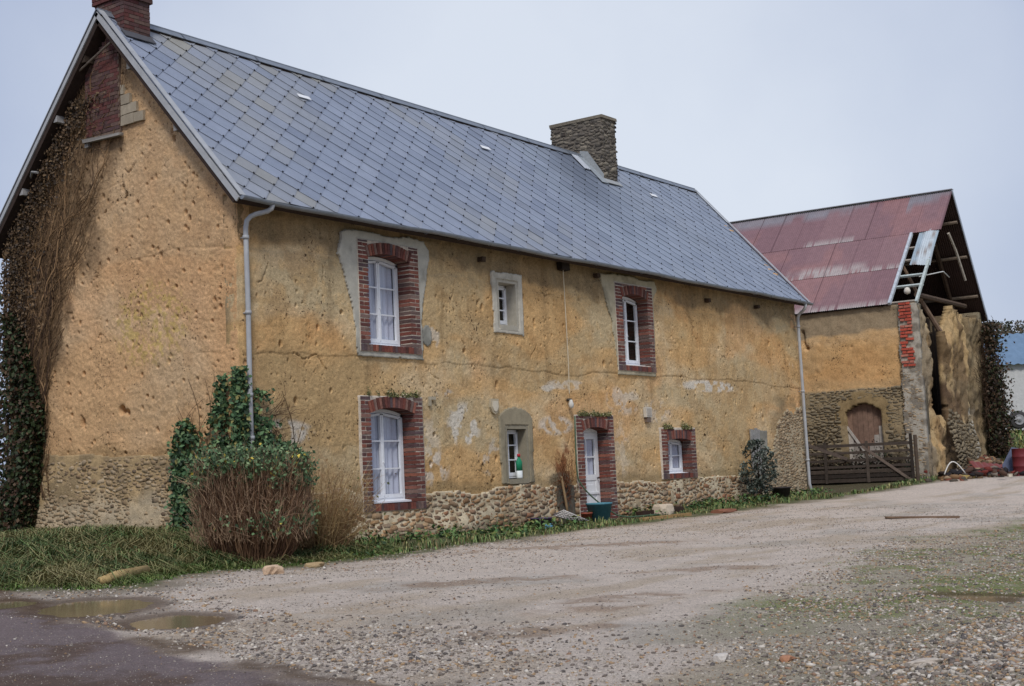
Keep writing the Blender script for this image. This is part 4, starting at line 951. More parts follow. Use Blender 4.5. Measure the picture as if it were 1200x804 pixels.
def gcol(U, V):
    c = cobcol(U+80, V, EB, 170); c = mixc(c, lin(164, 144, 108), np.full(U.shape, .6)); n = fbm(U*1.2, V*1.2, 175); c = mixc(c, lin(84, 68, 54), ss((fbm(U*3, V*.9, 176)-.5)/.12)*.7)
    c = mixc(c, lin(176, 140, 96), ss((.35-np.abs(U-1.35))/.3)*.5); c = mixc(c, lin(134, 122, 104), ss((.8-U)/.15)*.8)
    c = mixc(c, lin(88, 70, 56), ss((3.9-V+(n-.5)*2)/.6)*ss((U-2.0)/.3)*ss((4.6-U)/.5)*.8); c = mixc(c, lin(100, 90, 74), ss((U-5.4)/.4)*.6)
    c = mixc(c, lin(182, 176, 162), ss((2.9-V+(n-.5))/.3)*ss((.65-np.abs(U-5.6))/.2)*.9); return c
wl.append(slab('gable', U, V, keep, D, .25, lambda u, v, d: np.stack([u, -d, v], -1), M['cob'], gcol, barn))
U2 = np.arange(0, LB, .3); V2 = np.arange(-.2, 6.5, .3); UC, VC = np.meshgrid((U2[:-1]+U2[1:])/2, (V2[:-1]+V2[1:])/2, indexing='ij')
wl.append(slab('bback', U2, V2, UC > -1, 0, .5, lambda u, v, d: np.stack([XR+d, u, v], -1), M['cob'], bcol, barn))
U2 = np.arange(0, XR, .3); V2 = np.arange(-.2, RBZ, .3); UC, VC = np.meshgrid((U2[:-1]+U2[1:])/2, (V2[:-1]+V2[1:])/2, indexing='ij')
rz = np.where(UC < RBX, EB+UC*RS, RBZ-(UC-RBX)*(RBZ-EB)/(XR-RBX))
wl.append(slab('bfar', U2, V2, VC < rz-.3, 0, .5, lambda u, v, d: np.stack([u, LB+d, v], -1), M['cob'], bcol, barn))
bwall = join_mesh(wl, 'earth_wall')
stones('barn_rubble', (0.6, 5.2), (.2, 3.45), lambda u, v: not (DXa-.22 < u < DXb+.22 and v < 3.1+.05) and v < 3.45, lambda u, v, d: np.stack([-(d+.05), u, v], -1), .15, M['stone_barn'], bwall, 31, .010, .03, .7)
stones('barn_rubble', (2.0, 5.0), (.3, 3.2), lambda u, v: v < 2.2+1.0*vn(u*2, 0, 5), lambda u, v, d: np.stack([u, -(d+.16+.25*ss((2.6-v)/1.5)), v], -1), .24, M['stone_barn'], bwall, 32, .05, .02, .7)
# quoin of bricks and pebbly cement at the near corner
U = np.arange(-.04, .68, .03); V = np.arange(0, 6.1, .03); UC, VC = np.meshgrid((U[:-1]+U[1:])/2, (V[:-1]+V[1:])/2, indexing='ij')
q = slab('corner_pier', U, V, UC < .6+(fbm(UC*3, VC*2, 181)-.5)*.25, .10, .2, lambda u, v, d: np.stack([-d, u, v], -1), M['mortar'], lambda U, V: mixc(np.zeros(U.shape+(3,))+lin(170, 162, 148), lin(128, 120, 108), ss((fbm(U*4, V*4, 182)-.45)/.15)), barn)
stones('pier_pebbles', (.02, .6), (.4, 4.0), lambda u, v: True, lambda u, v, d: np.stack([-(d+.09), u, v], -1), .10, M['stone_tan'], q, 33, .02, .03, .6)
mb = MB(); z = 4.05; k = 0
while z < 6.05:
    a = .13+(.03 if k % 2 else 0)+random.uniform(-.012, .012); b = .54-(0 if k % 2 else .03)+random.uniform(-.02, .02)
    m = a+(b-a)*(.36 if k % 2 else .62)
    if random.random() > .08: mb.box(-.155, -.05, a, m-.012, z+.012, z+.085, j=.006)
    if random.random() > .06: mb.box(-.155, -.05, m+.012, b, z+.012, z+.085, j=.006)
    z += .105; k += 1
mb.build('quoin_bricks', M['brick_red'], q)
mb = MB(); x = 1.0
while x < 8.0: mb.box(x, x+.19, .95, .99, .1, 6.1+random.uniform(-.8, .1), mixc(lin(46, 38, 33), lin(64, 52, 44), random.random()), j=.01); x += .2
mb.build('added_dark_boards', M['wood'], barn)  # dark boards added inside so the broken gable gap looks shaded
# barn door behind the gate
mb = MB(); nb = 7; wdt = (DXb-DXa)/nb
for i in range(nb):
    u = DXa+i*wdt; top_ = DT-DR*((u+wdt/2-dc)/dh)**2
    mb.box(.16, .20, u+.004, u+wdt-.004, .3, top_, mixc(lin(96, 76, 66), lin(134, 108, 92), random.random()))
bd = mb.build('barn_door', M['wood'], barn)
mb = MB(); gw = lin(176, 168, 158)
for i in range(nb):
    u = DXa+(i+.5)*wdt; top_ = 1.25+1.15*abs(u-dc-.05)/dh
    mb.box(.12, .155, u-wdt/2+.006, u+wdt/2-.006, .35, top_-random.uniform(0, .12), mixc(gw, lin(120, 110, 100), random.random()*.6))
mb.obox((.10, dc+.3, 1.75), (1, 0, 0), (0, .55, .83), (0, -.83, .55), .02, .6, .04, gw)
mb.build('pale_boards', M['wood'], bd)
# roof sheets, corrugated
lt = np.array([RBX, 0, RBZ-EB]); LS = np.linalg.norm(lt); lt = lt/LS; ln = np.array([-lt[2], 0, lt[0]])
e0 = np.array([-.12, 0, EB-.06])
rt = np.array([XR+.15-RBX, 0, -(RBZ-EB+.1)]); LR = np.linalg.norm(rt); rt = rt/LR; rn = np.array([-rt[2], 0, rt[0]])
def sheet(y0, y1, t0, t1, org, tv, nv, h, wave=.038, amp=.010, curl=None):
    ys = np.arange(y0, y1+.001, wave/2); tt = np.linspace(t0, t1, 7); A, B = np.meshgrid(ys, tt, indexing='ij')
    H = h+amp*np.cos(A/wave*2*math.pi/1.0*.5)
    if curl is not None: H = H+curl(A, B)
    Pn = org+np.array([0, 1, 0])*A[..., None]+tv*B[..., None]+nv*H[..., None]
    idx = np.arange(A.size).reshape(A.shape); Qn = np.stack([idx[:-1, :-1], idx[1:, :-1], idx[1:, 1:], idx[:-1, 1:]], -1).reshape(-1, 4)
    return Pn.reshape(-1, 3), Qn, A.ravel(), B.ravel()
V_ = []; Q_ = []; C_ = []; n = 0
rowsb = [(-.03, 2.14, 0), (2.02, 4.2, 1), (4.08, LS+.16, 2)]; r = np.random.default_rng(5)
for (t0, t1, ri) in rowsb:
    y = -.18 if ri == 2 else .86
    while y < LB:
        y1 = y+.88
        P_, q_, A, B = sheet(y-.02, y1+.03, t0, t1, e0, lt, ln, .012+.012*ri+r.uniform(0, .006))
        c = np.zeros((len(P_), 3))+mixc(lin(132, 102, 104), lin(122, 92, 96), r.random()); nA = fbm(A*1.1, B*1.1, 190); nB = fbm(A*9, B*2, 191)
        c = mixc(c, lin(148, 108, 104), ss((nA-.5)/.12)*.5)
        lowe = ss((.42-(B-t0)+(nA-.5)*1.1)/.2)*(nB > .35)*(vn(A*.8, A*0+ri, 192) > .45); c = mixc(c, lin(168, 160, 156), lowe*.8)
        c = mixc(c, lin(126, 128, 134), ss((B-(LS-.55)+(nA-.5)*1.6)/.3)*.75*(vn(A*.5+3, A*0, 193) > .35 if ri == 2 else 0))
        ed_ = (A-(y-.02) < .05); c = mixc(c, lin(78, 52, 56), ed_*.6)
        V_.append(P_); Q_.append(q_+n); C_.append(c); n += len(P_); y = y1
broof = npmesh('barn_roof', np.concatenate(V_), np.concatenate(Q_), mat=M['rustroof'], parent=barn, col=np.concatenate(C_), smooth=True)
V_ = []; Q_ = []; C_ = []; n = 0
y = -.18; oR = np.array([RBX-.05, 0, RBZ+.05])
while y < LB:
    P_, q_, A, B = sheet(y, y+.9, 0, LR+.1, oR, rt, rn, .03); V_.append(P_); Q_.append(q_+n); C_.append(np.zeros((len(P_), 3))+lin(62, 46, 42)); n += len(P_); y += .88
npmesh('back_sheets', np.concatenate(V_), np.concatenate(Q_), mat=M['rustroof'], parent=broof, col=np.concatenate(C_), smooth=True)
# loose grey sheet hanging over the hole
P_, q_, A, B = sheet(-.12, .55, 2.15, 4.2, e0, lt, ln, .02, curl=lambda a, b: -.12*ss((3.2-b)/1.4)*ss((.5-a)/.4)+.02*np.sin(a*9))
c = mixc(np.zeros((len(P_), 3))+lin(150, 164, 172), lin(200, 206, 208), ss((.25-np.abs(A-.15))/.1)*.6); c = mixc(c, lin(120, 96, 80), ss((fbm(A*5, B*5, 195)-.58)/.06)*.7)
npmesh('loose_sheet', P_, q_, mat=M['bluesheet'], parent=broof, col=c, smooth=True)
mb = MB()
for y in (-.19,): 
    mb.obox(oR+np.array([0, y, 0])+rt*(LR/2+.05)+rn*.02, (0, 1, 0), rt, rn, .012, LR/2+.06, .06, lin(168, 174, 184))
mb.box(RBX-.12, RBX+.12, -.2, LB, RBZ+.10, RBZ+.125, lin(150, 150, 156)); mb.build('ridge_flashing', M['generic'], broof)
mb = MB(); wd = lin(150, 140, 128); gd = lin(176, 184, 180); dk = lin(70, 56, 46)
def rline(y, ta, tb, w, c, h=-.05, hh=.05): mb.obox(e0+np.array([0, y, 0])+lt*(ta+tb)/2+ln*h, (0, 1, 0), lt, ln, w, (tb-ta)/2, hh, c)
rline(.82, -.02, 4.1, .045, lin(178, 184, 190), .01, .05); rline(-.05, -.02, 2.35, .04, gd, -.03, .05)
for t, c in ((.12, wd), (1.02, gd), (1.62, gd), (2.55, wd), (3.3, wd), (4.2, dk)):
    mb.obox(e0+np.array([0, .38, 0])+lt*t+ln*-.08, (0, 1, 0), lt, ln, .47, .035, .035, c)
each(mb, 'batten', M['wood'], broof)
mb = MB()
for yy in (.9, 3.4, 6, 9, 12):
    for (a_, b_) in (((0, EB-.1), (RBX, RBZ-.2)), ((XR, EB-.2), (RBX, RBZ-.2))):
        mb.tube([(a_[0], yy, a_[1]), (b_[0], yy, b_[1])], .09, 6, dk)
    if yy > 1: mb.tube([(1.5, yy, EB+1.0), (XR-1.2, yy, EB+1.0)], .09, 6, dk)
for t in (1.0, 2.2, 3.6): 
    p = oR+rt*t*1.25-rn*.09; mb.tube([(p[0], -.1, p[2]), (p[0], LB, p[2])], .06, 6, lin(128, 114, 100))
for t in (1.1, 2.6, 4.4): p = e0+lt*t-ln*.16; mb.tube([(p[0], .3, p[2]), (p[0], LB, p[2])], .06, 6, dk)
mb.tube([(3.3, .1, 5.2), (2.4, .5, 6.4), (1.9, .9, 7.6)], [.09, .08, .06], 7, lin(120, 100, 84))
mb.tube([(4.6, .0, 8.95), (5.2, -.05, 8.4), (6.0, -.1, 7.4)], .05, 6, lin(172, 164, 152))
mb.tube([(1.2, .3, 6.5), (7.2, .3, 6.6)], .09, 7, lin(92, 76, 64))
each(mb, 'roof_timber', M['wood'], broof)
mb = MB(); mb.tube([(1.3, .2, EB+.9), (2.6, -.25, EB+1.15), (3.1, -.3, EB+1.0)], .02, 6, lin(200, 200, 196)); mb.lathe((.35, .35, EB+.35), [(.0, -.12), (.09, -.08), (.11, 0), (.07, .1), (0, .13)], 10, lin(206, 198, 184)); each(mb, 'loose_piece', M['generic'], broof, True)

# ------------------------------------------------------------------ farm gate
gate = tag(empty('farm_gate', (BX-.85, BY+.0, 0), BA), 'old dark wooden field gate closed in front of the barn door', 'gate')
gy0, gy1, gzb = .15, 4.3, .40
cw = lin(50, 44, 40)
mb = MB()
for z in (.10, .24, .38, .53, .74, .98, 1.22): mb.obox((0, (gy0+gy1)/2, gzb+z), (1, 0, 0), (0, 1, .004*z), (0, 0, 1), .022, (gy1-gy0)/2, .055 if z < .5 else .04, mixc(cw, lin(82, 72, 64), random.random()), j=.01)
each(mb, 'rail', M['wood'], gate)
mb = MB()
for y in (gy0+.03, 1.62, 3.0, gy1-.05): mb.box(-.055, -.024, y-.045, y+.045, gzb+.02, gzb+(1.34 if y > .5 else 1.5), mixc(cw, lin(120, 106, 94), random.random()*.6), j=.006)
each(mb, 'upright', M['wood'], gate)
mb = MB(); mb.obox((-.045, 1.0, gzb+.6), (1, 0, 0), (0, .80, .6), (0, -.6, .80), .018, .95, .04, lin(112, 98, 88)); mb.obox((-.045, 3.2, gzb+1.15), (1, 0, 0), (0, .93, .37), (0, -.37, .93), .018, 1.0, .05, lin(98, 86, 78)); each(mb, 'brace', M['wood'], gate)
mb = MB(); mb.tube([(0, gy0-.1, .2), (0, gy0-.1, gzb+1.45)], .06, 8, lin(84, 72, 62)); mb.build('gate_post', M['wood'], gate)
mb = MB(); mb.obox((.03, 3.4, gzb+1.0), (1, 0, 0), (0, 1, 0), (0, 0, 1), .012, .35, .03, lin(160, 156, 150)); mb.build('pale_rail', M['wood'], gate)

# ------------------------------------------------------------------ vegetation helpers
def leaves(P, size, rs, col, colj=.25, nrm=None, spread=1.0, aspect=1.25):
    """one folded diamond leaf per point"""
    n = len(P); a = rs.normal(size=(n, 3)); a /= np.linalg.norm(a, axis=1)[:, None]
    if nrm is not None: b = nrm+rs.normal(size=(n, 3))*spread
    else: b = rs.normal(size=(n, 3))
    b /= np.linalg.norm(b, axis=1)[:, None]+1e-9
    a = np.cross(a, b); a /= np.linalg.norm(a, axis=1)[:, None]+1e-9; c = np.cross(a, b)
    s = (size*rs.uniform(.6, 1.3, n))[:, None]
    V = np.stack([P-a*s*.5*aspect, P-c*s*.42+b*s*.12, P+a*s*.5*aspect, P+c*s*.42+b*s*.12], 1).reshape(-1, 3)
    i = np.arange(n)*4; T = np.concatenate([np.stack([i, i+1, i+2], -1), np.stack([i, i+2, i+3], -1)])
    C = np.repeat(col if col.ndim == 2 else np.tile(col, (n, 1)), 4, axis=0)
    return V, T, C
def pal(rs, n, cols, w=None):
    c = np.array(cols); return c[rs.choice(len(c), n, p=w)]
def twigs(paths, radii, cols):
    """triangular tubes; each path (k,3)"""
    Vs = []; Qs = []; Cs = []; n = 0
    for p, r0, c in zip(paths, radii, cols):
        p = np.asarray(p); k = len(p); d = np.gradient(p, axis=0); d /= np.linalg.norm(d, axis=1)[:, None]+1e-9
        up = np.array([.3, .2, 1.]) ; a = np.cross(d, up); a /= np.linalg.norm(a, axis=1)[:, None]+1e-9; b = np.cross(d, a)
        rr = np.linspace(r0, r0*.4, k)[:, None]
        ring = np.stack([p+a*rr, p+(-.5*a+.87*b)*rr, p+(-.5*a-.87*b)*rr], 1).reshape(-1, 3)
        i = np.arange(k-1)*3
        for j in range(3): j2 = (j+1) % 3; Qs.append(np.stack([i+j, i+j2, i+3+j2, i+3+j], -1)+n)
        Vs.append(ring); Cs.append(np.tile(c, (len(ring), 1))); n += len(ring)
    return np.concatenate(Vs), np.concatenate(Qs), np.concatenate(Cs)
def blades(x, y, h, rs, cols, lean=.5, wd=.008, zoff=0, leandir=None):
    n = len(x); z = ground(x, y)-.01+zoff
    a = rs.uniform(0, 2*math.pi, n) if leandir is None else leandir+rs.normal(0, 1.0, n)
    l = lean*rs.uniform(.3, 1.5, n); dx, dy = np.cos(a), np.sin(a); s = np.stack([-dy, dx, np.zeros(n)], -1)*(wd*rs.uniform(.6, 1.5, n))[:, None]
    p0 = np.stack([x, y, z], -1); dir_ = np.stack([dx, dy, np.zeros(n)], -1); hh = h[:, None]; L_ = l[:, None]
    up = np.array([0, 0, 1.])
    p1 = p0+hh*(.55*up+.25*L_*dir_); p2 = p0+hh*((.9-.35*L_)*up+.9*L_*dir_)
    V = np.stack([p0-s, p0+s, p1-s*.8, p1+s*.8, p2], 1).reshape(-1, 3); i = np.arange(n)*5
    return V, np.stack([i, i+1, i+3, i+2], -1), np.stack([i+2, i+3, i+4], -1), np.repeat(cols, 5, axis=0)

# ---- creeper on the gable corner
rs = np.random.default_rng(21)
ivy = tag(empty('wall_creeper', (0, 6.2, 0)), 'leafless brown creeper with dense dark ivy climbing the far side of the gable wall', 'climber')
off = np.array([0, 6.2, 0.])
paths = []; rad = []; cl = []
def walk(y, z, ang, n, st, wob, bias=None):
    p = []; xx = -.05
    for k in range(n):
        p.append((xx+rs.uniform(-.02, .01), y, z)); ang += rs.normal(0, wob)
        if bias is not None: ang += (bias-ang)*.08
        y += math.cos(ang)*st; z += math.sin(ang)*st
        if y < .3 or y > 6.45 or (y < 4.55-(z-4)*.47 and z > 2.8) or (z <= 2.8 and y < 5.0) or z > float(roofz(np.array(y)))-.12: break
    return p
for k in range(380):
    y0 = rs.uniform(5.0, 6.4); z0 = rs.uniform(1.0, 5.0)
    if k > 260: y0 = rs.uniform(3.9, 6.2); z0 = rs.uniform(3.8, 7)
    p = walk(y0, z0, rs.uniform(1.3, 2.2), rs.integers(14, 46), .10, .24, rs.uniform(1.5, 2.35))
    if len(p) > 3: paths.append(np.array(p)-off); rad.append(.004+.016*rs.random()**2.5); cl.append(mixc(lin(140, 112, 82), lin(72, 56, 44), rs.random()))
for k in range(1500):
    y0 = rs.uniform(3.0, 6.3); z0 = rs.uniform(3.0, 8.6)
    if y0 < 5.2-(z0-3)*.45+rs.normal(0, .25): continue
    p = walk(y0, z0, rs.uniform(0, 3.1), rs.integers(4, 10), .06, .45)
    if len(p) > 3: paths.append(np.array(p)-off); rad.append(.004); cl.append(mixc(lin(150, 122, 90), lin(80, 62, 48), rs.random()))
for k in range(10):
    p = walk(6.0+rs.uniform(-.2, .2), .4, 1.6, 55, .1, .08, 1.7)
    paths.append(np.array(p)-off); rad.append(.04); cl.append(lin(70, 54, 42))
v, q, c = twigs(paths, rad, cl); npmesh('stem', v, q, mat=M['twig'], parent=ivy, col=c)
n = 22000; z = rs.uniform(.5, 4.6, n); lim = np.interp(z, [.5, 1.5, 2.6, 3.6, 4.6], [5.6, 5.35, 5.2, 5.55, 6.0])
y = lim+np.abs(rs.normal(0, .5, n))-.1; x = -.05-np.abs(rs.normal(0, .14, n)); kp = (fbm(y*2+5, z*1.6, 201)+rs.normal(0, .08, n) > .36) & (y < 6.85)
P_ = np.stack([x, y, z], -1)[kp]-off; dens = np.clip((4.8-z[kp])/3.5, .1, 1); P_ = P_[rs.random(len(P_)) < dens]
v, t, c = leaves(P_, .075, rs, pal(rs, len(P_), [lin(38, 50, 26), lin(52, 60, 32), lin(64, 50, 36), lin(84, 66, 48), lin(78, 56, 42), lin(66, 80, 54)], [.3, .22, .18, .14, .08, .08]), nrm=np.array([-1, 0, .2]), spread=.9)
npmesh('foliage', v, T=t, mat=M['leaf'], parent=ivy, col=c)
n = 5000; z = rs.uniform(4.0, 8.3, n); y = 6.35-np.abs(rs.normal(0, .45, n)); y = np.minimum(y, RY+(RZ-z-.25)/slope-.05-np.abs(rs.normal(0, .4, n))); P_ = np.stack([-.06-np.abs(rs.normal(0, .05, n)), y, z], -1)-off
v, t, c = leaves(P_, .05, rs, pal(rs, len(P_), [lin(84, 66, 48), lin(60, 50, 40), lin(104, 84, 60)]), nrm=np.array([-1, 0, .2]), spread=.7); npmesh('dry_leaves', v, T=t, mat=M['leaf'], parent=ivy, col=c)
# ---- ivy round the near corner and drainpipe
ivc = tag(empty('corner_ivy', (0, 0, 0)), 'green ivy climbing the house corner around the grey drainpipe', 'climber')
n = 16000; u = rs.uniform(-1.55, 1.0, n); z = rs.uniform(.3, 3.5, n)
top = np.interp(u, [-1.55, -1.35, -.9, -.5, -.15, .1, .35, .6, 1.0], [1.9, 2.25, 2.1, 2.5, 3.0, 3.2, 2.7, 2.2, 1.6])+(fbm(u*4, u*0, 205)-.5)*.6
kp = (z < top) & (fbm(u*3, z*3, 206)+rs.normal(0, .06, n)+.18*ss((2.3-z)/1)-.06*ss(z-2.3) > .47); u, z = u[kp], z[kp]
o_ = .05+np.abs(rs.normal(0, .10, len(u))); P_ = np.where((u < 0)[:, None], np.stack([-o_, -u, z], -1), np.stack([u, -o_, z], -1)); nearc = np.abs(u) < .22; P_[nearc] = np.stack([np.maximum(u, 0)*.9-.07-o_*.5*rs.random(len(u)), np.maximum(-u, 0)*.9-.07-o_*.5*rs.random(len(u)), z], -1)[nearc]
ne = 1900; ze = rs.uniform(.4, 3.05, ne); Pe = np.stack([-.02-np.abs(rs.normal(0, .09, ne)), -.02-np.abs(rs.normal(0, .09, ne)), ze], -1); P_ = np.concatenate([P_, Pe[fbm(ze*3, ze*0, 207)+rs.normal(0, .06, ne) > .38]])
v, t, c = leaves(P_, .07, rs, pal(rs, len(P_), [lin(58, 84, 54), lin(78, 104, 70), lin(104, 126, 84), lin(42, 60, 42), lin(134, 126, 76)], [.30, .27, .19, .18, .06]), nrm=np.array([-.7, -.7, .3]), spread=.8)
npmesh('foliage', v, T=t, mat=M['leaf'], parent=ivc, col=c)
paths = []; rad = []; cl = []
for k in range(70):
    u = rs.uniform(-1.3, .9); z = rs.uniform(0, .8); p = []
    ang = 1.57+rs.normal(0, .2)
    for j in range(rs.integers(10, 30)):
        p.append((-.04, -u, z) if u < 0 else (u, -.05, z)); ang += rs.normal(0, .15); u += math.cos(ang)*.09; z += math.sin(ang)*.09
        if z > 3.3 or abs(u) > 1.6: break
    if len(p) > 3: paths.append(p); rad.append(rs.uniform(.006, .014)); cl.append(lin(84, 66, 48))
for k in range(26):
    u = rs.uniform(.3, .8); z = rs.uniform(1.6, 2.4); ang = rs.uniform(-.3, .6); p = []
    for j in range(rs.integers(5, 13)): p.append((u, -.07, z)); ang += rs.normal(0, .3); u += math.cos(ang)*.08; z += math.sin(ang)*.08
    paths.append(p); rad.append(.007); cl.append(lin(100, 76, 60))
v, q, c = twigs(paths, rad, cl); npmesh('stem', v, q, mat=M['twig'], parent=ivc, col=c)

# ---- clipped bush
bx_, by_ = -1.68, -2.0; bz_ = gz(bx_, by_)
bush = tag(empty('clipped_bush', (bx_, by_, bz_)), 'round clipped bush, green on top and bare brown twigs below, at the house corner', 'bush')
A_, H_ = .86, 1.58
paths = []; rad = []; cl = []
for k in range(2000):
    a = rs.uniform(0, 2*math.pi); r0 = .5*math.sqrt(rs.random()); r1 = A_*rs.uniform(.1, 1.0)**.6
    top_ = H_*rs.uniform(.5, .99)*(1-.08*(r1/A_)**3); pts = []
    for t in np.linspace(0, 1, 6):
        rr = r0+(r1-r0)*t**.6; pts.append((rr*math.cos(a)+rs.normal(0, .025), rr*math.sin(a)+rs.normal(0, .025), top_*t))
    paths.append(pts); rad.append(rs.uniform(.003, .009)); cl.append(mixc(lin(150, 118, 90), lin(92, 66, 54), rs.random()))
for k in range(4200):     # short side twigs
    a = rs.uniform(0, 2*math.pi); rr = A_*rs.uniform(.35, 1.0)**.5; zz = H_*rs.uniform(.18, .97); p = np.array([rr*math.cos(a), rr*math.sin(a), zz*(1-.15*(rr/A_)**3)]); d = rs.normal(size=3)*.05*(1+1.5*(rs.random()<.12))+np.array([.03*math.cos(a), .03*math.sin(a), .13])
    paths.append([p, p+d*.6, p+d*1.1+rs.normal(size=3)*.02]); rad.append(.0038); cl.append(mixc(lin(184, 156, 126), lin(116, 90, 74), rs.random()))
v, q, c = twigs(paths, rad, cl); npmesh('twigs', v, q, mat=M['twig'], parent=bush, col=c)
n = 12000; a = rs.uniform(0, 2*math.pi, n); el = np.arcsin(rs.uniform(-.55, 1, n)); R_ = rs.uniform(.72, 1.04, n)
ce, se = np.cos(el), np.sin(el); P_ = np.stack([A_*R_*np.sign(np.cos(a))*np.abs(np.cos(a))**.8*ce**.55, A_*R_*np.sin(a)*ce**.55, H_*.55+H_*.47*R_*np.sign(se)*np.abs(se)**.42], -1)
P_ += rs.normal(0, .035, P_.shape); cl_ = fbm(P_[:, 0]*4.0+7, P_[:, 2]*4.0+P_[:, 1]*2, 211); side = (P_[:, 0]*.7-P_[:, 1]*.7)/A_
kp = (cl_+.30*ss((P_[:, 2]-H_*.72)/.5)+.15*ss((side+.0)/.6)*(P_[:, 2] > .5)-.04*ss(-side/.5) > .57+rs.normal(0, .06, n)) & (P_[:, 2] > .30*H_+rs.normal(0, .1, n)); P_ = P_[kp]
for k in range(0): pass
v, t, c = leaves(P_, .05, rs, pal(rs, len(P_), [lin(74, 98, 66), lin(98, 122, 84), lin(122, 140, 102), lin(56, 72, 50), lin(200, 178, 80)], [.33, .28, .18, .18, .03]))
npmesh('foliage', v, T=t, mat=M['leaf'], parent=bush, col=c)
# ---- bare straw-coloured shrub beside it
sx_, sy_ = -.15, -1.75; sz_ = gz(sx_, sy_)
sh_ = tag(empty('bare_shrub', (sx_, sy_, sz_)), 'leafless straw-coloured twiggy shrub under the left windows, right of the clipped bush', 'shrub')
paths = []; rad = []; cl = []
for k in range(650):
    a = rs.uniform(0, 2*math.pi); r0 = .5*math.sqrt(rs.random()); r1 = rs.uniform(.3, 1.25); top_ = rs.uniform(.5, 1.9)*(1-.25*r1); pts = []
    for t in np.linspace(0, 1, 7): rr = r0+(r1-r0)*t**1.2; pts.append((rr*math.cos(a)*1.15+rs.normal(0, .02), rr*math.sin(a)*.7+rs.normal(0, .02), top_*t*(1-.12*t*t)))
    paths.append(pts); rad.append(rs.uniform(.003, .007)); cl.append(mixc(lin(190, 162, 116), lin(120, 90, 66), rs.random()))
    for m in range(4):
        j = rs.integers(2, 6); p = np.array(pts[j]); d = rs.normal(size=3)*.14+np.array([0, 0, .1]); paths.append([p, p+d*.6, p+d*1.1+rs.normal(size=3)*.02]); rad.append(.003); cl.append(mixc(lin(196, 170, 124), lin(140, 108, 80), rs.random()))
v, q, c = twigs(paths, rad, cl); npmesh('twigs', v, q, mat=M['twig'], parent=sh_, col=c)
n = 420; P_ = np.stack([rs.normal(0, .5, n), rs.normal(0, .35, n), np.abs(rs.normal(.6, .4, n))], -1); v, t, c = leaves(P_, .04, rs, pal(rs, n, [lin(120, 96, 60), lin(86, 92, 50), lin(140, 112, 74)])); npmesh('dry_leaves', v, T=t, mat=M['leaf'], parent=sh_, col=c)

# ---- small dark shrub by the right of the facade
tx, ty = 17.75, -.55; tz = gz(tx, ty)
tr = tag(empty('small_tree', (tx, ty, tz)), 'small dark evergreen shrub on a thin trunk against the right part of the facade', 'shrub')
mb = MB(); mb.tube([(0, 0, -.05), (.02, 0, .5), (-.02, .02, 1.0), (.02, 0, 1.5)], [.03, .026, .02, .008], 7, lin(62, 52, 46))
for k in range(16):
    a = rs.uniform(0, 6.28); z0 = rs.uniform(.3, 1.3); l = rs.uniform(.25, .5)*(1.25-z0*.6); mb.tube([(0, 0, z0), (l*.6*math.cos(a), l*.6*math.sin(a), z0+.1), (l*math.cos(a), l*math.sin(a), z0+.22)], [.012, .008, .004], 5, lin(66, 56, 48))
mb.build('trunk', M['wood'], tr)
n = 4200; z = rs.uniform(.22, 1.62, n); rr = np.interp(z, [.2, .45, .8, 1.2, 1.62], [.25, .5, .62, .50, .22])*np.sqrt(rs.random(n))*1.05; a = rs.uniform(0, 6.28, n)
P_ = np.stack([rr*np.cos(a)*1.1, rr*np.sin(a)*.8, z], -1); kp = fbm(P_[:, 0]*4.5+4, z*4.5+P_[:, 1]*3, 221) > .54; P_ = P_[kp]
v, t, c = leaves(P_, .055, rs, pal(rs, len(P_), [lin(60, 70, 62), lin(84, 92, 84), lin(108, 114, 104), lin(46, 54, 48)]), aspect=2.2); npmesh('crown', v, T=t, mat=M['leaf'], parent=tr, col=c)

# ---- grass
rs = np.random.default_rng(31)
gp = [lin(108, 130, 78), lin(118, 132, 84), lin(82, 100, 62), lin(150, 146, 100), lin(128, 114, 80), lin(64, 84, 52)]
n = 120000; x = rs.uniform(-11, 1.2, n); y = rs.uniform(-3.7, 6.2, n); e = y-grassy(x)-(fbm(x*2, y*2, 231)-.5)*1.0
kp = (e > 0) & (x > tarx(y)-2.5) & ~((x > -.08) & (y > -.08)) & (rs.random(n) < np.clip(1.05-(y+2)/10, .35, 1)); x, y, e = x[kp], y[kp], e[kp]
cl_ = fbm(x*1.4, y*1.4, 232); h = (.05+.26*ss(e/.9)*(.3+1.2*cl_))*rs.uniform(.4, 1.4, len(x)); h = np.where(x > -1.5, h*.75, h)
cols = pal(rs, len(x), gp); cols = mixc(cols, lin(158, 146, 104), ss((fbm(x*2.2, y*2.2, 238)-.5)/.1)*.7); cols = mixc(cols, lin(100, 132, 60), ss((.6-e)/.5)*.6)
v, q, t, c = blades(x, y, h, rs, cols, 1.7, .006, leandir=-2.2+3*(fbm(x*.9, y*.9, 239)-.5)*2)
n = 15000; x = rs.uniform(.5, 21.9, n); y = rs.uniform(-3.2, -.05, n); e = y-grassy(x)-(fbm(x*2.5, y*2.5, 233)-.5)*.9
kp = (e > -.1) & ~((x > 9.7) & (x < 11.6) & (y > -1.0)) & ((fbm(x*1.3, y*2, 234) > .46) | ((e < .3) & (fbm(x*1.1, y*0, 237) > .42))); x, y, e = x[kp], y[kp], e[kp]
h = rs.uniform(.03, .13, len(x))*(1+.9*ss((fbm(x*.9, y*0+3, 235)-.55)/.1)); v2, q2, t2, c2 = blades(x, y, h, rs, pal(rs, len(x), gp), .8, .009)
n = 9000; x = rs.uniform(21.9, 34, n); y = rs.uniform(-4.2, -.9, n); e = y-grassy(x)-(fbm(x*2, y*2, 236)-.5)*.8; kp = (e > -.1) & (y < -1.3); x, y = x[kp], y[kp]
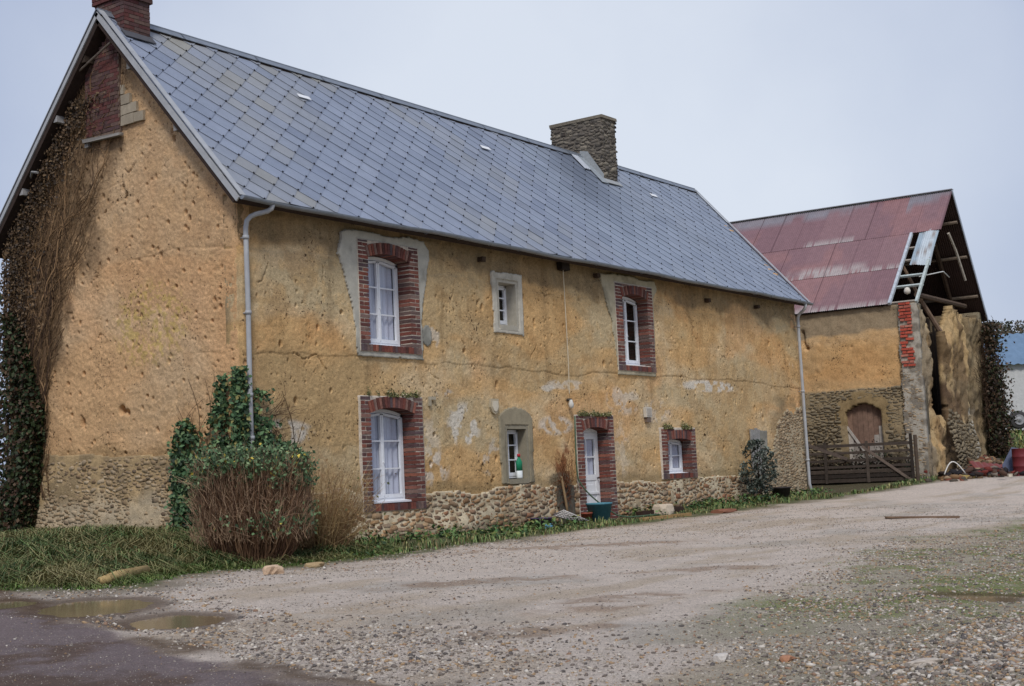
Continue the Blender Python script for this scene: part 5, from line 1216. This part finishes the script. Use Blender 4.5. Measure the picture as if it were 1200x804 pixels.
v3, q3, t3, c3 = blades(x, y, rs.uniform(.04, .22, len(x)), rs, pal(rs, len(x), gp), .8, .014)
n = 22000; x = rs.uniform(34, 60, n); y = rs.uniform(-9, 6, n); v4, q4, t4, c4 = blades(x, y, rs.uniform(.08, .3, n), rs, pal(rs, n, gp+[lin(150, 146, 88)]), .7, .03)
def cat(parts):
    Vs, Qs, Ts, Cs = [], [], [], []; n = 0
    for (v, q, t, c) in parts: Vs.append(v); Qs.append(q+n); Ts.append(t+n); Cs.append(c); n += len(v)
    return np.concatenate(Vs), np.concatenate(Qs), np.concatenate(Ts), np.concatenate(Cs)
v, q, t, c = cat([(v, q, t, c), (v2, q2, t2, c2), (v3, q3, t3, c3), (v4, q4, t4, c4)])
tag(npmesh('grass', v, q, t, M['grass'], None, c), 'rough green and straw grass along the foot of the walls', 'grass', kind='stuff')
# broad-leaved weeds
n = 9000; x = rs.uniform(-4, 9.5, n); y = rs.uniform(-3.3, -.1, n); e = y-grassy(x); kp = (e > .1) & (e < 2.2) & (fbm(x*1.6, y*1.6, 241) > .5); x, y = x[kp], y[kp]
n = 3000; x = np.concatenate([x, rs.uniform(11.5, 21.5, n)]); y = np.concatenate([y, -np.abs(rs.normal(.45, .3, n))-.05]); kp = fbm(x*1.2+3, y*2, 242) > .44; x, y = x[kp], y[kp]
P_ = np.stack([x, y, ground(x, y)+rs.uniform(.01, .22, len(x))*ss((fbm(x*1.5, y*1.5, 243)-.3)/.3)], -1)
v, t, c = leaves(P_, .07, rs, pal(rs, len(P_), [lin(70, 98, 54), lin(96, 122, 72), lin(50, 72, 44), lin(112, 118, 66)]), nrm=np.array([0, 0, 1.]), spread=.7)
tag(npmesh('weeds', v, T=t, mat=M['leaf'], col=c), 'low broad-leaved weeds in the grass strip by the house', 'weeds', kind='stuff')
# moss and tufts on the lower lintels
for nm, xa, xb, zz, lab in (('lintel_moss', 2.95, 4.5, 2.70, None), ('lintel_moss', 9.95, 11.3, 2.41, None), ('lintel_moss', 13.7, 15.2, 2.13, None)):
    n = 1500; x = rs.uniform(xa, xb, n); kp = fbm(x*4, x*0, 251) > .38; x = x[kp]; P_ = np.stack([x, rs.uniform(-.09, -.01, len(x)), zz-.05+np.abs(rs.normal(0, .07, len(x)))*(fbm(x*6, x*0, 252)+.3)], -1)
    v, t, c = leaves(P_, .03, rs, pal(rs, len(P_), [lin(104, 112, 62), lin(140, 136, 96), lin(170, 160, 130), lin(76, 84, 50)])); npmesh(nm, v, T=t, mat=M['leaf'], parent=house, col=c)['kind'] = 'stuff'

# ------------------------------------------------------------------ loose gravel
rs = np.random.default_rng(41)
ph = (1+5**.5)/2; ico = np.array([(-1, ph, 0), (1, ph, 0), (-1, -ph, 0), (1, -ph, 0), (0, -1, ph), (0, 1, ph), (0, -1, -ph), (0, 1, -ph), (ph, 0, -1), (ph, 0, 1), (-ph, 0, -1), (-ph, 0, 1)])/1.9
icf = np.array([(0, 11, 5), (0, 5, 1), (0, 1, 7), (0, 7, 10), (0, 10, 11), (1, 5, 9), (5, 11, 4), (11, 10, 2), (10, 7, 6), (7, 1, 8), (3, 9, 4), (3, 4, 2), (3, 2, 6), (3, 6, 8), (3, 8, 9), (4, 9, 5), (2, 4, 11), (6, 2, 10), (8, 6, 7), (9, 8, 1)])
def pebbles(x, y, s, cols, sink=.25):
    n = len(x); S = s[:, None]*np.stack([rs.uniform(.7, 1.5, n), rs.uniform(.6, 1.1, n), rs.uniform(.35, .75, n)], -1)
    P = ico[None]*(1+rs.uniform(-.22, .22, (n, 12, 1)))*S[:, None, :]
    a = rs.uniform(0, 6.28, n); ca, sa = np.cos(a)[:, None], np.sin(a)[:, None]
    tl = rs.normal(0, .3, n)[:, None]; Z = P[:, :, 2]+P[:, :, 0]*tl
    X = P[:, :, 0]*ca-P[:, :, 1]*sa; Y = P[:, :, 0]*sa+P[:, :, 1]*ca
    z0 = ground(x, y)+S[:, 2]*(1-2*sink)*.6
    V = np.stack([X+x[:, None], Y+y[:, None], Z+z0[:, None]], -1).reshape(-1, 3)
    T = (icf[None]+np.arange(n)[:, None, None]*12).reshape(-1, 3); return V, T, np.repeat(cols, 12, axis=0)
gcols = [lin(160, 150, 138), lin(132, 122, 112), lin(182, 172, 158), lin(108, 98, 90), lin(160, 134, 104), lin(140, 112, 92), lin(200, 192, 180), lin(92, 86, 82)]
gw1 = [.25, .2, .15, .15, .11, .01, .03, .10]; gw2 = [.17, .15, .12, .14, .20, .07, .05, .10]
X_, Y_, S_, CC = [], [], [], []
def scat(n, x0, x1, y0, y1, dens, smin, smax, w_):
    x = rs.uniform(x0, x1, n); y = rs.uniform(y0, y1, n); k = rs.random(n) < dens(x, y); k &= pudd(x, y) > 1.35; x, y = x[k], y[k]
    s = smin+(smax-smin)*rs.random(len(x))**3.0
    X_.append(x); Y_.append(y); S_.append(s); CC.append(pal(rs, len(x), gcols, w_))
scat(120000, -9.2, 6, -16, -8.2, lambda x, y: ss((ruby(x)-y+(fbm(x*1.2, y*1.2, 261)-.5)*2.0)/1.6)*(.35+.65*(fbm(x*1.5, y*1.5, 262) > .46)), .004, .020, gw2)
scat(30000, -9, -4.2, -16, -11.6, lambda x, y: ss((-12.6-y)/1.6+0*x)*ss((x+8.3)/.8), .006, .028, gw2)
scat(15000, 6, 22, -16, -8, lambda x, y: ss((ruby(x)-y)/2)*.6, .012, .03, gw2)
scat(34000, -9.5, -4.2, -12.4, -6.0, lambda x, y: np.exp(-(((x+7.9)/1.25)**2+((y+9.6)/2.0)**2))*(x > tarx(y)+.12), .006, .024, gw1)
scat(80000, -9, 16, -13, -2.0, lambda x, y: .2+.7*ss((fbm(x*.9, y*.9, 263)-.38)/.2)*(x > tarx(y)), .004, .014, gw1)
scat(9000, -7.4, 6, -7.4, -2.6, lambda x, y: (x > tarx(y))*np.exp(-((y-grassy(x)+.5)/1.2)**2)*.9, .006, .022, gw2)
scat(2500, -7.8, -5.2, -7.8, -3.2, lambda x, y: (x > tarx(y)-.1)*1.0*(pudd(x, y) < 2.6), .008, .026, gw2)
scat(16000, -11.5, -6.2, -13, -2.5, lambda x, y: (x < tarx(y))*(fbm(x*1.5, y*1.5, 268) > .42), .003, .007, gw1)
v, t, c = pebbles(np.concatenate(X_), np.concatenate(Y_), np.concatenate(S_), np.concatenate(CC))
tag(npmesh('gravel', v, T=t, mat=M['gravel'], col=c), 'loose grey and brown stones strewn over the yard', 'gravel', kind='stuff')
# tufts of moss/grass among the near rubble
n = 50000; x = rs.uniform(-8, 10, n); y = rs.uniform(-16, -9, n); kp = (y < ruby(x)-.3) & (fbm(x*.8, y*.8, 11)*.45+fbm(x*4, y*4, 12)*.55 > .49) & (rs.random(n) < ss((x+6.2)/3)); x, y = x[kp], y[kp]
v, q, t, c = blades(x, y, rs.uniform(.01, .03, len(x)), rs, pal(rs, len(x), [lin(122, 132, 70), lin(140, 144, 84), lin(100, 114, 62)]), .9, .005)
tag(npmesh('sparse_grass', v, q, t, M['grass'], None, c), 'thin mossy grass growing through the gravel', 'grass', kind='stuff')

def rock(name, x, y, s, col, label, cat='stone', sq=(1, .8, .6), sub=2, group=None, rot=0.0):
    import bmesh
    bm = bmesh.new(); bmesh.ops.create_icosphere(bm, subdivisions=sub+1, radius=1)
    for v in bm.verts:
        p = v.co; k = 1+.6*(float(vn(np.array([p.x*1.7+x]), np.array([p.y*1.7+p.z*1.3+y]), 7)[0])-.5)+.15*(float(vn(np.array([p.x*5+x]), np.array([p.y*5+p.z*4]), 8)[0])-.5)
        v.co = Vector((max(-.75, min(.75, p.x*k))*1.2*sq[0]*s, p.y*k*sq[1]*s, max(-.6, min(.7, p.z*k))*1.2*sq[2]*s))
    me = bpy.data.meshes.new(name); bm.to_mesh(me); bm.free()
    a = me.color_attributes.new('col', 'FLOAT_COLOR', 'POINT'); a.data.foreach_set('color', np.tile([*col, 1], (len(me.vertices), 1)).astype(np.float32).ravel())
    me.materials.append(M['gravel']); o = link(bpy.data.objects.new(name, me)); o.location = (x, y, gz(x, y)+s*sq[2]*.45); o.rotation_euler = (0, 0, rot); return tag(o, label, cat, group)
rock('stone', -2.86, -3.6, .13, lin(196, 168, 140), 'pale round stone lying in front of the clipped bush', sq=(1.1, .9, .65))
rock('stone', -1.75, -3.25, .11, lin(168, 144, 108), 'small flat ochre stone at the grass edge right of the clipped bush', sq=(1.5, .7, .45))
rock('stone', 12.2, -.75, .22, lin(196, 180, 158), 'pale lump of stone on the grass between door and low window', sq=(1.1, .9, .9))
rock('stone', 13.3, -1.75, .24, lin(136, 92, 72), 'flat reddish stone slab at the grass edge below the low window', sq=(1.7, .8, .25))
rock('brick_fragment', -7.03, -12.64, .055, lin(164, 118, 90), 'orange broken brick lying on the gravel near the bottom edge', 'brick', sq=(1.3, .8, .5), sub=1)
rock('stone', -7.16, -13.6, .075, lin(180, 168, 154), 'flat pale stone on the coarse rubble in the lower right corner', sq=(1.9, .7, .35), rot=-.5)
rock('stone', -7.2, -12.25, .06, lin(188, 180, 170), 'whitish stone beside the orange brick piece', sq=(1.2, .8, .6))

def plankobj(name, p, q, w, h, col, label, cat='plank'):
    p = np.array([p[0], p[1], gz(*p[:2])+h]); q = np.array([q[0], q[1], gz(*q[:2])+h]); d = q-p; ln_ = np.linalg.norm(d); d /= ln_; s = np.cross(d, (0, 0, 1)); s /= np.linalg.norm(s)
    mb = MB(); mb.obox((p+q)/2, d, s, np.cross(s, d), ln_/2, w, h, col, j=.012); return tag(mb.build(name, M['wood'], bevel=.004), label, cat)
mb = MB(); a = np.array([-5.0, -2.9, gz(-5., -2.9)+.06]); b = np.array([-3.95, -2.45, gz(-3.95, -2.45)+.09]); mb.tube([a, a*.6+b*.4+np.array([0, .03, .01]), b], [.05, .065, .055], 9, lin(176, 150, 104))
tag(mb.build('log', M['wood'], smooth=True), 'pale barkless log lying at the front of the left grass bank', 'log')
plankobj('plank', (10.7, -6.6), (11.2, -7.9), .09, .02, lin(112, 92, 76), 'reddish-brown plank lying alone in the track by the right')
plankobj('plank', (9.9, -1.55), (12.0, -1.55), .07, .03, lin(156, 126, 84), 'pale tan board lying on the ground right of the door')
plankobj('beam', (11.5, -.55), (13.3, -.62), .09, .06, lin(58, 44, 36), 'dark wooden beam lying against the foot of the wall right of the door', 'beam')

# ---- bucket, hose and clutter by the door
bk = tag(empty('tub', (9.35, -.85, gz(9.35, -.85))), 'round blue-green plastic tub standing left of the door', 'tub')
mb = MB(); mb.lathe((0, 0, 0), [(.0, 0), (.21, 0), (.27, .36), (.285, .36), (.285, .385), (.255, .385), (.2, .03), (0, .03)], 28, lin(70, 118, 134)); mb.build('body', M['generic'], bk, True)
mb = MB(); mb.tube([(.275*math.cos(t), .275*math.sin(t), .385) for t in np.linspace(0, 2*math.pi, 25)], .014, 6, lin(84, 134, 148)); mb.build('rim', M['generic'], bk, True)
g_ = gz(11.5, -.9)
hose = bez((9.74, -.09, 2.35), (9.7, -.1, 1.6), (9.66, -.1, 1.2), (9.72, -.12, .95), 8)[:-1]+bez((9.72, -.12, .95), (9.85, -.2, .65), (10.2, -.4, .35), (10.55, -.55, .14), 8)[:-1]+bez((10.55, -.55, .14), (10.8, -.7, .05), (11.0, -.8, g_+.03), (11.6, -1.0, g_+.03), 8)
mb = MB(); mb.tube(hose, .017, 7, lin(76, 96, 74)); tag(mb.build('hose', M['generic'], smooth=True), 'green garden hose hanging down the wall and across the doorstep', 'hose')
mb = MB()
cxr, cyr = 8.45, -.55; zr = gz(cxr, cyr)
for k in range(6): mb.tube([(cxr-.35+.02*k, cyr-.22+.10*k*.6, zr+.30-.02*k), (cxr+.35, cyr-.35+.07*k, zr+.05)], .014, 5, lin(206, 200, 196))
for k in range(7): t = k/6; mb.tube([(cxr-.35+.7*t, cyr-.24-.13*t, zr+.30-.25*t), (cxr-.25+.6*t, cyr+.1-.05*t, zr+.22-.17*t)], .012, 5, lin(206, 200, 196))
tag(mb.build('wire_rack', M['generic'], smooth=True), 'white wire rack lying tilted by the wall left of the door', 'rack')
mb = MB(); mb.lathe((8.0, -.30, gz(8.0, -.3)), [(0, 0), (.16, 0), (.24, .17), (.26, .17), (.23, .15), (.15, .02), (0, .02)], 20, lin(86, 72, 104)); tag(mb.build('basin', M['generic'], smooth=True), 'small dull purple basin behind the white wire rack', 'basin')
rock('cloth', 7.15, -1.05, .09, lin(104, 160, 190), 'crumpled light blue rag on the grass left of the white wire rack', 'rag', sq=(1, .8, .7))
mb = MB(); mb.lathe((9.0, -.75, gz(9, -.75)), [(0, 0), (.08, 0), (.12, .17), (.13, .17), (.13, .2), (.1, .2), (.07, .02), (0, .02)], 18, lin(140, 74, 56)); tag(mb.build('flower_pot', M['generic'], smooth=True), 'terracotta flower pot between wire rack and blue tub', 'flower pot')
mb = MB(); mb.tube([(9.02, -.3, -.05), (9.03, -.22, .5), (9.05, -.12, 1.05)], [.03, .028, .024], 7, lin(128, 106, 78)); tag(mb.build('stake', M['wood'], smooth=True), 'weathered wooden stake leaning on the wall left of the door', 'stake')
paths = []; rad = []; cl = []; rs = np.random.default_rng(55)
for k in range(46):
    u, z, ang = 9.2+rs.uniform(-.12, .12), rs.uniform(.4, 1.0), rs.uniform(.6, 2.6); p = []
    for j in range(14): p.append((u, -.10-rs.uniform(0, .05), z)); ang += rs.normal(0, .4); u += math.cos(ang)*.05; z += math.sin(ang)*.06
    paths.append(p); rad.append(.006); cl.append(mixc(lin(120, 70, 44), lin(80, 56, 40), rs.random()))
v, q, c = twigs(paths, rad, cl); tag(npmesh('dead_climber', v, q, mat=M['twig'], col=c), 'dry reddish-brown climber stems on the wall left of the door', 'climber')
bt = tag(empty('detergent_bottle', (7.78, .07, 1.045)), 'green and white bottle standing on the small lower window sill', 'bottle')
mb = MB(); mb.lathe((0, 0, 0), [(0, 0), (.075, 0), (.08, .03), (.08, .16)], 14, lin(222, 226, 224), sq=.7); mb.build('label_band', M['generic'], bt, True)
mb = MB(); mb.lathe((0, 0, .16), [(.08, 0), (.082, .18), (.05, .24), (.03, .26), (.03, .29), (0, .29)], 14, lin(30, 130, 92), sq=.7); mb.build('body', M['generic'], bt, True)
mb = MB(); mb.lathe((0, 0, .45), [(.034, 0), (.034, .06), (0, .06)], 12, lin(176, 40, 50)); mb.build('cap', M['generic'], bt, True)
mb = MB(); mb.lathe((18.9, -.62, gz(18.9, -.62)), [(0, 0), (.2, 0), (.26, .3), (.28, .3), (.28, .34), (.24, .34), (.18, .04), (0, .04)], 20, lin(52, 46, 44)); tag(mb.build('planter', M['generic'], smooth=True), 'dark round planter at the wall right of the small evergreen', 'planter')

# brambles between gate and barn
brm = tag(empty('bramble', (BX-.45, BY+2.0, gz(BX-.45, BY+2.0)), BA), 'dark tangle of brambles behind the field gate', 'bramble')
n = 5200; yb = rs.uniform(-1.6, 2.4, n); P_ = np.stack([rs.normal(.05, .13, n), yb, np.abs(rs.normal(.25, .3, n))*(.5+fbm(yb*1.5, yb*0, 281))], -1)
v, t, c = leaves(P_, .07, rs, pal(rs, n, [lin(44, 42, 34), lin(62, 54, 44), lin(52, 60, 40), lin(80, 66, 54)])); npmesh('foliage', v, T=t, mat=M['leaf'], parent=brm, col=c)
paths = []
for k in range(120):
    y0 = rs.uniform(-1.5, 2.3); a = rs.uniform(-.8, .8); paths.append([(rs.normal(0, .1), y0+a*t_*.6, 1.0*math.sin(t_*2.2)*rs.uniform(.5, .9)) for t_ in np.linspace(0, 1.3, 7)])
v, q, c = twigs(paths, [.007]*len(paths), [lin(78, 60, 50)]*len(paths)); npmesh('stem', v, q, mat=M['twig'], parent=brm, col=c)

# ------------------------------------------------------------------ far right: rubble, scrap, tyre, shed
def far(px, py, D): # a point seen in that direction at depth D
    c = np.array([(px-600)/1600, (402-py)/1600, -1.])*D; return CAM+np.array([AX@c, AY@c, AZ@c])
mb = MB(); rs = np.random.default_rng(61)
n = 700; x = rs.normal(30.6, 1.5, n); y = rs.normal(-2.75, .38, n); 
hh = .55*np.exp(-(((x-30.6)/1.8)**2+((y+2.6)/.55)**2))
S = rs.uniform(.05, .17, n); V1, T1, C1 = pebbles(x, y, S, pal(rs, n, [lin(128, 100, 72), lin(96, 78, 60), lin(150, 130, 104), lin(112, 66, 50), lin(84, 76, 66)])); V1 = V1.reshape(n, 12, 3); V1[:, :, 2] += (hh*rs.uniform(.2, 1, n))[:, None]
tag(npmesh('rubble_heap', V1.reshape(-1, 3), T=T1, mat=M['gravel'], col=C1), 'brown heap of fallen stones and earth at the foot of the collapsed gable', 'rubble', kind='stuff')
# creeper over the right end of the barn
wp = barn.matrix_world
cr = tag(empty('barn_creeper', (BX, BY, 0), BA), 'dark brown creeper smothering the right end of the barn gable', 'climber')
n = 15000; u = rs.normal(8.1, .75, n); z = rs.uniform(.6, 6.4, n); y = -.15-np.abs(rs.normal(0, .28, n))
w_ = np.interp(z, [.6, 2, 4, 6.4], [.8, .9, .65, .3]); kp = (np.abs(u-7.75-.05*(6.2-z)) < w_+(fbm(u*2, z*2, 271)-.5)*.5) & (z < 6.0-.5*np.abs(u-7.9)) & (fbm(u*2.5, z*2.5, 272) > .36)
P_ = np.stack([u, y, z], -1)[kp]; v, t, c = leaves(P_, .10, rs, pal(rs, len(P_), [lin(58, 46, 38), lin(76, 60, 46), lin(44, 42, 30), lin(60, 66, 42), lin(92, 72, 54)])); npmesh('foliage', v, T=t, mat=M['leaf'], parent=cr, col=c)
paths = []
for k in range(160):
    u, z, ang = 8.2+rs.normal(0, .4), rs.uniform(.5, 4), 1.6+rs.normal(0, .2); p = []
    for j in range(24): p.append((u, -.2-rs.uniform(0, .1), z)); ang += rs.normal(0, .2); u += math.cos(ang)*.12; z += math.sin(ang)*.12; 
    p = [q_ for q_ in p if q_[2] < 6.4 and q_[0] < 9.3]
    if len(p) > 3: paths.append(p)
v, q, c = twigs(paths, [.018]*len(paths), [lin(74, 58, 46)]*len(paths)); npmesh('stem', v, q, mat=M['twig'], parent=cr, col=c)

# scrap items on the verge past the barn
def P3(px, py, D): return far(px, py, D)
p = P3(1157, 538, 44); mb = MB()
for k in range(11):
    a0 = -.55+k*.1; mb.add([(a0, -.3, .16+.03*(k % 2)), (a0+.1, -.3, .16+.03*((k+1) % 2)), (a0+.1, .35, .30+.03*((k+1) % 2)), (a0, .35, .30+.03*(k % 2))], [(0, 1, 2, 3)], lin(122, 66, 62))
o = tag(mb.build('red_sheet', M['generic']), 'bent red metal sheet lying on the scrap by the barn end', 'metal sheet'); o.location = (p[0], p[1], gz(p[0], p[1])+.05); o.rotation_euler = (.2, .15, -.9); sd_ = o.modifiers.new('s', 'SOLIDIFY'); sd_.thickness = .01
p = P3(1198, 545, 43); mb = MB(); mb.lathe((0, 0, 0), [(0, 0), (.29, 0), (.3, .02), (.285, .03), (.285, .3), (.3, .32), (.285, .34), (.285, .6), (.3, .62), (.285, .64), (.285, .86), (.3, .88), (.28, .88), (.27, .86), (0, .86)], 24, lin(104, 38, 42))
o = tag(mb.build('red_drum', M['generic'], smooth=True), 'dark red metal drum standing at the right edge of the picture', 'drum'); o.location = (p[0], p[1], gz(p[0], p[1])-.02)
p = P3(1187, 545, 43.4); mb = MB(); mb.add([(-.3, 0, 0), (.28, 0, 0), (.3, .1, .85), (.05, .12, .9), (-.32, .05, .35)], [(0, 1, 2, 3, 4)], lin(92, 100, 122)); o = tag(mb.build('slate_blue_panel', M['generic']), 'bluish grey metal panel leaning against the red drum', 'panel'); o.location = (p[0], p[1], gz(p[0], p[1])); o.rotation_euler = (0, 0, -.9); sd_ = o.modifiers.new('s', 'SOLIDIFY'); sd_.thickness = .02
p = P3(1118, 540, 42.6); mb = MB(); mb.tube([(-.35+.7*t, .1*math.sin(t*3), 0.05+.38*math.sin(math.pi*t)) for t in np.linspace(0, 1, 12)], .02, 7, lin(214, 210, 202)); o = tag(mb.build('bent_pipe', M['generic'], smooth=True), 'pale bent pipe arched over the rubble at the collapsed gable', 'pipe'); o.location = (p[0], p[1], gz(p[0], p[1])+.1); o.rotation_euler = (0, 0, -.8)
plankobj('plank', tuple(P3(1127, 545, 42.5)[:2]), tuple(P3(1142, 551, 42.2)[:2]), .06, .05, lin(196, 172, 112), 'yellowish plank slanting over the rubble beside the bent pipe')
plankobj('plank', tuple(P3(1172, 546, 43)[:2]), tuple(P3(1184, 552, 42.4)[:2]), .07, .04, lin(206, 196, 176), 'short cream board lying before the bluish panel')
rs = np.random.default_rng(71)
n = 260; q0 = P3(1165, 540, 44); x = rs.normal(q0[0], 1.2, n); y = rs.normal(q0[1], .7, n); V1, T1, C1 = pebbles(x, y, rs.uniform(.05, .18, n), pal(rs, n, [lin(52, 42, 38), lin(80, 60, 50), lin(40, 38, 40), lin(120, 110, 100), lin(110, 50, 44)])); V1 = V1.reshape(n, 12, 3); V1[:, :, 2] += rs.uniform(0, .2, n)[:, None]
tag(npmesh('scrap_litter', V1.reshape(-1, 3), T=T1, mat=M['gravel'], col=C1), 'dark litter and broken scrap spread beyond the barn', 'scrap', kind='stuff')

# shed
D_ = 60; s0 = far(1166, 481, D_); zb = s0[2]; hw_ = far(1166, 426, D_)[2]-zb; hr = far(1182, 390, D_+2)[2]-zb
shed = tag(empty('shed', (s0[0], s0[1], zb), -.95), 'white rendered shed with blue-grey corrugated roof beyond the barn', 'shed')
mb = MB(); mb.box(0, 9, 0, 5, -1.2, hw_, lin(196, 196, 194)); mb.build('wall', M['render'], shed)
mb = MB(); mb.add([(.05, .05, hw_), (.05, 4.95, hw_), (.05, 2.5, hr-.05), (8.95, .05, hw_), (8.95, 4.95, hw_), (8.95, 2.5, hr-.05)], [(0, 2, 1), (3, 4, 5)], lin(180, 180, 178)); mb.build('gable_end', M['render'], shed)
V_ = []; Q_ = []; C_ = []; n = 0
for sg in (1, -1):
    ys0 = -.25 if sg == 1 else 5.25; tv = np.array([0, (2.5-ys0), hr-hw_+.1]); ls = np.linalg.norm(tv); tv = tv/ls; nv = np.cross((1, 0, 0), tv)*sg
    xs = np.arange(-.25, 9.2, .09/1); tt = np.linspace(0, ls, 3); A, B = np.meshgrid(xs, tt, indexing='ij'); H = .03+.03*np.cos(A/.36*2*math.pi)
    Pn = np.array([0, ys0, hw_-.1])+np.array([1, 0, 0])*A[..., None]+tv*B[..., None]+np.array([0, 0, 1])*H[..., None]
    idx = np.arange(A.size).reshape(A.shape)+n; Q_.append(np.stack([idx[:-1, :-1], idx[1:, :-1], idx[1:, 1:], idx[:-1, 1:]], -1).reshape(-1, 4)); V_.append(Pn.reshape(-1, 3)); n += A.size
V_ = np.concatenate(V_); npmesh('roof', V_, np.concatenate(Q_), mat=M['bluesheet'], parent=shed, col=np.zeros((len(V_), 3))+lin(104, 128, 152), smooth=True)
# trailer with tyre in front of the shed
D_ = 55; s1 = far(1165, 504, D_)
tl = tag(empty('flatbed_trailer', (s1[0], s1[1], s1[2]), -.95), 'low dark flatbed trailer with one thick tyre parked before the white shed', 'trailer')
mb = MB(); mb.box(-.2, 5, .1, 1.8, .12, .5, lin(44, 40, 40)); mb.box(-.2, 5, .05, 1.85, .5, .56, lin(60, 54, 50)); mb.build('bed', M['generic'], tl, bevel=.01)
mb = MB(); R0 = .37; mb.lathe((.95, -.12, .36), [(.2, -.12), (R0-.05, -.13), (R0, -.08), (R0, .08), (R0-.05, .13), (.2, .12)], 28, axis='y'); wh = mb.build('wheel', M['rubber'], tl, True)
mb = MB(); mb.lathe((.95, -.33, .36), [(0, .03), (.07, .03), (.09, .07), (.16, .075), (.20, .05), (.21, .06), (.2, .09)], 24, axis='y', c=lin(150, 150, 152)); mb.build('rim', M['generic'], wh, True)

# ---- trees far behind
def bgtree(x, y, h, wdt, seed, label, cols, group=None, z0=None, nl=5000, ls=.22):
    r = np.random.default_rng(seed); z0 = gz(x, y) if z0 is None else z0
    T_ = tag(empty('tree', (x, y, z0)), label, 'tree', group); mb = MB()
    mb.tube([(0, 0, -.5), (.1, 0, h*.35), (-.1, .1, h*.7), (0, 0, h*.95)], [h*.03, h*.022, h*.012, .02], 8, lin(74, 64, 56))
    for k in range(26):
        a = r.uniform(0, 6.28); zz = h*r.uniform(.2, .85); l = wdt*r.uniform(.4, 1)*(1-.5*zz/h); mb.tube([(0, 0, zz), (l*.5*math.cos(a), l*.5*math.sin(a), zz+l*.3), (l*math.cos(a), l*math.sin(a), zz+l*.7)], [h*.01, h*.006, .015], 5, lin(80, 68, 60))
    mb.build('trunk', M['wood'], T_)
    cen = np.stack([r.normal(0, .45, 26)*wdt, r.normal(0, .45, 26)*wdt, h*r.uniform(.3, .95, 26)], -1); P = cen[r.integers(0, 26, nl)]+np.clip(r.normal(0, 1, (nl, 3)), -1.5, 1.5)*np.array([.22*wdt, .22*wdt, .10*h])
    P = P[(P[:, 2] > .1*h)]
    v, t, c = leaves(P, ls, r, pal(r, len(P), cols)); npmesh('crown', v, T=t, mat=M['leaf'], parent=T_, col=c)
tg = [lin(86, 80, 66), lin(70, 74, 54), lin(98, 86, 72), lin(58, 60, 46)]
for i, (px, D_, top_, wd_) in enumerate(((1168, 95, 388, 3.4), (1181, 88, 389, 3.4), (1196, 100, 386, 4.2), (1214, 92, 384, 5.0))):
    base = far(px, 500, D_); zt = far(px, top_, D_)[2]; z0 = 1.6
    bgtree(base[0], base[1], zt-z0, wd_, 80+i, ['brownish winter tree partly hidden behind the barn end', 'low dull green tree rising over the middle of the shed roof', 'tall brown-grey tree behind the right part of the shed roof', 'spreading winter tree just at the right edge'][i], tg, 'trees beyond the shed', z0, 11000, .17)
b0 = onl = far(-14, 470, 34)
bgtree(b0[0], b0[1], 6.2, 1.6, 91, 'thin dark tree seen past the left end of the house', [lin(60, 56, 44), lin(74, 66, 54), lin(52, 60, 40)], None, None, 2600, .12)
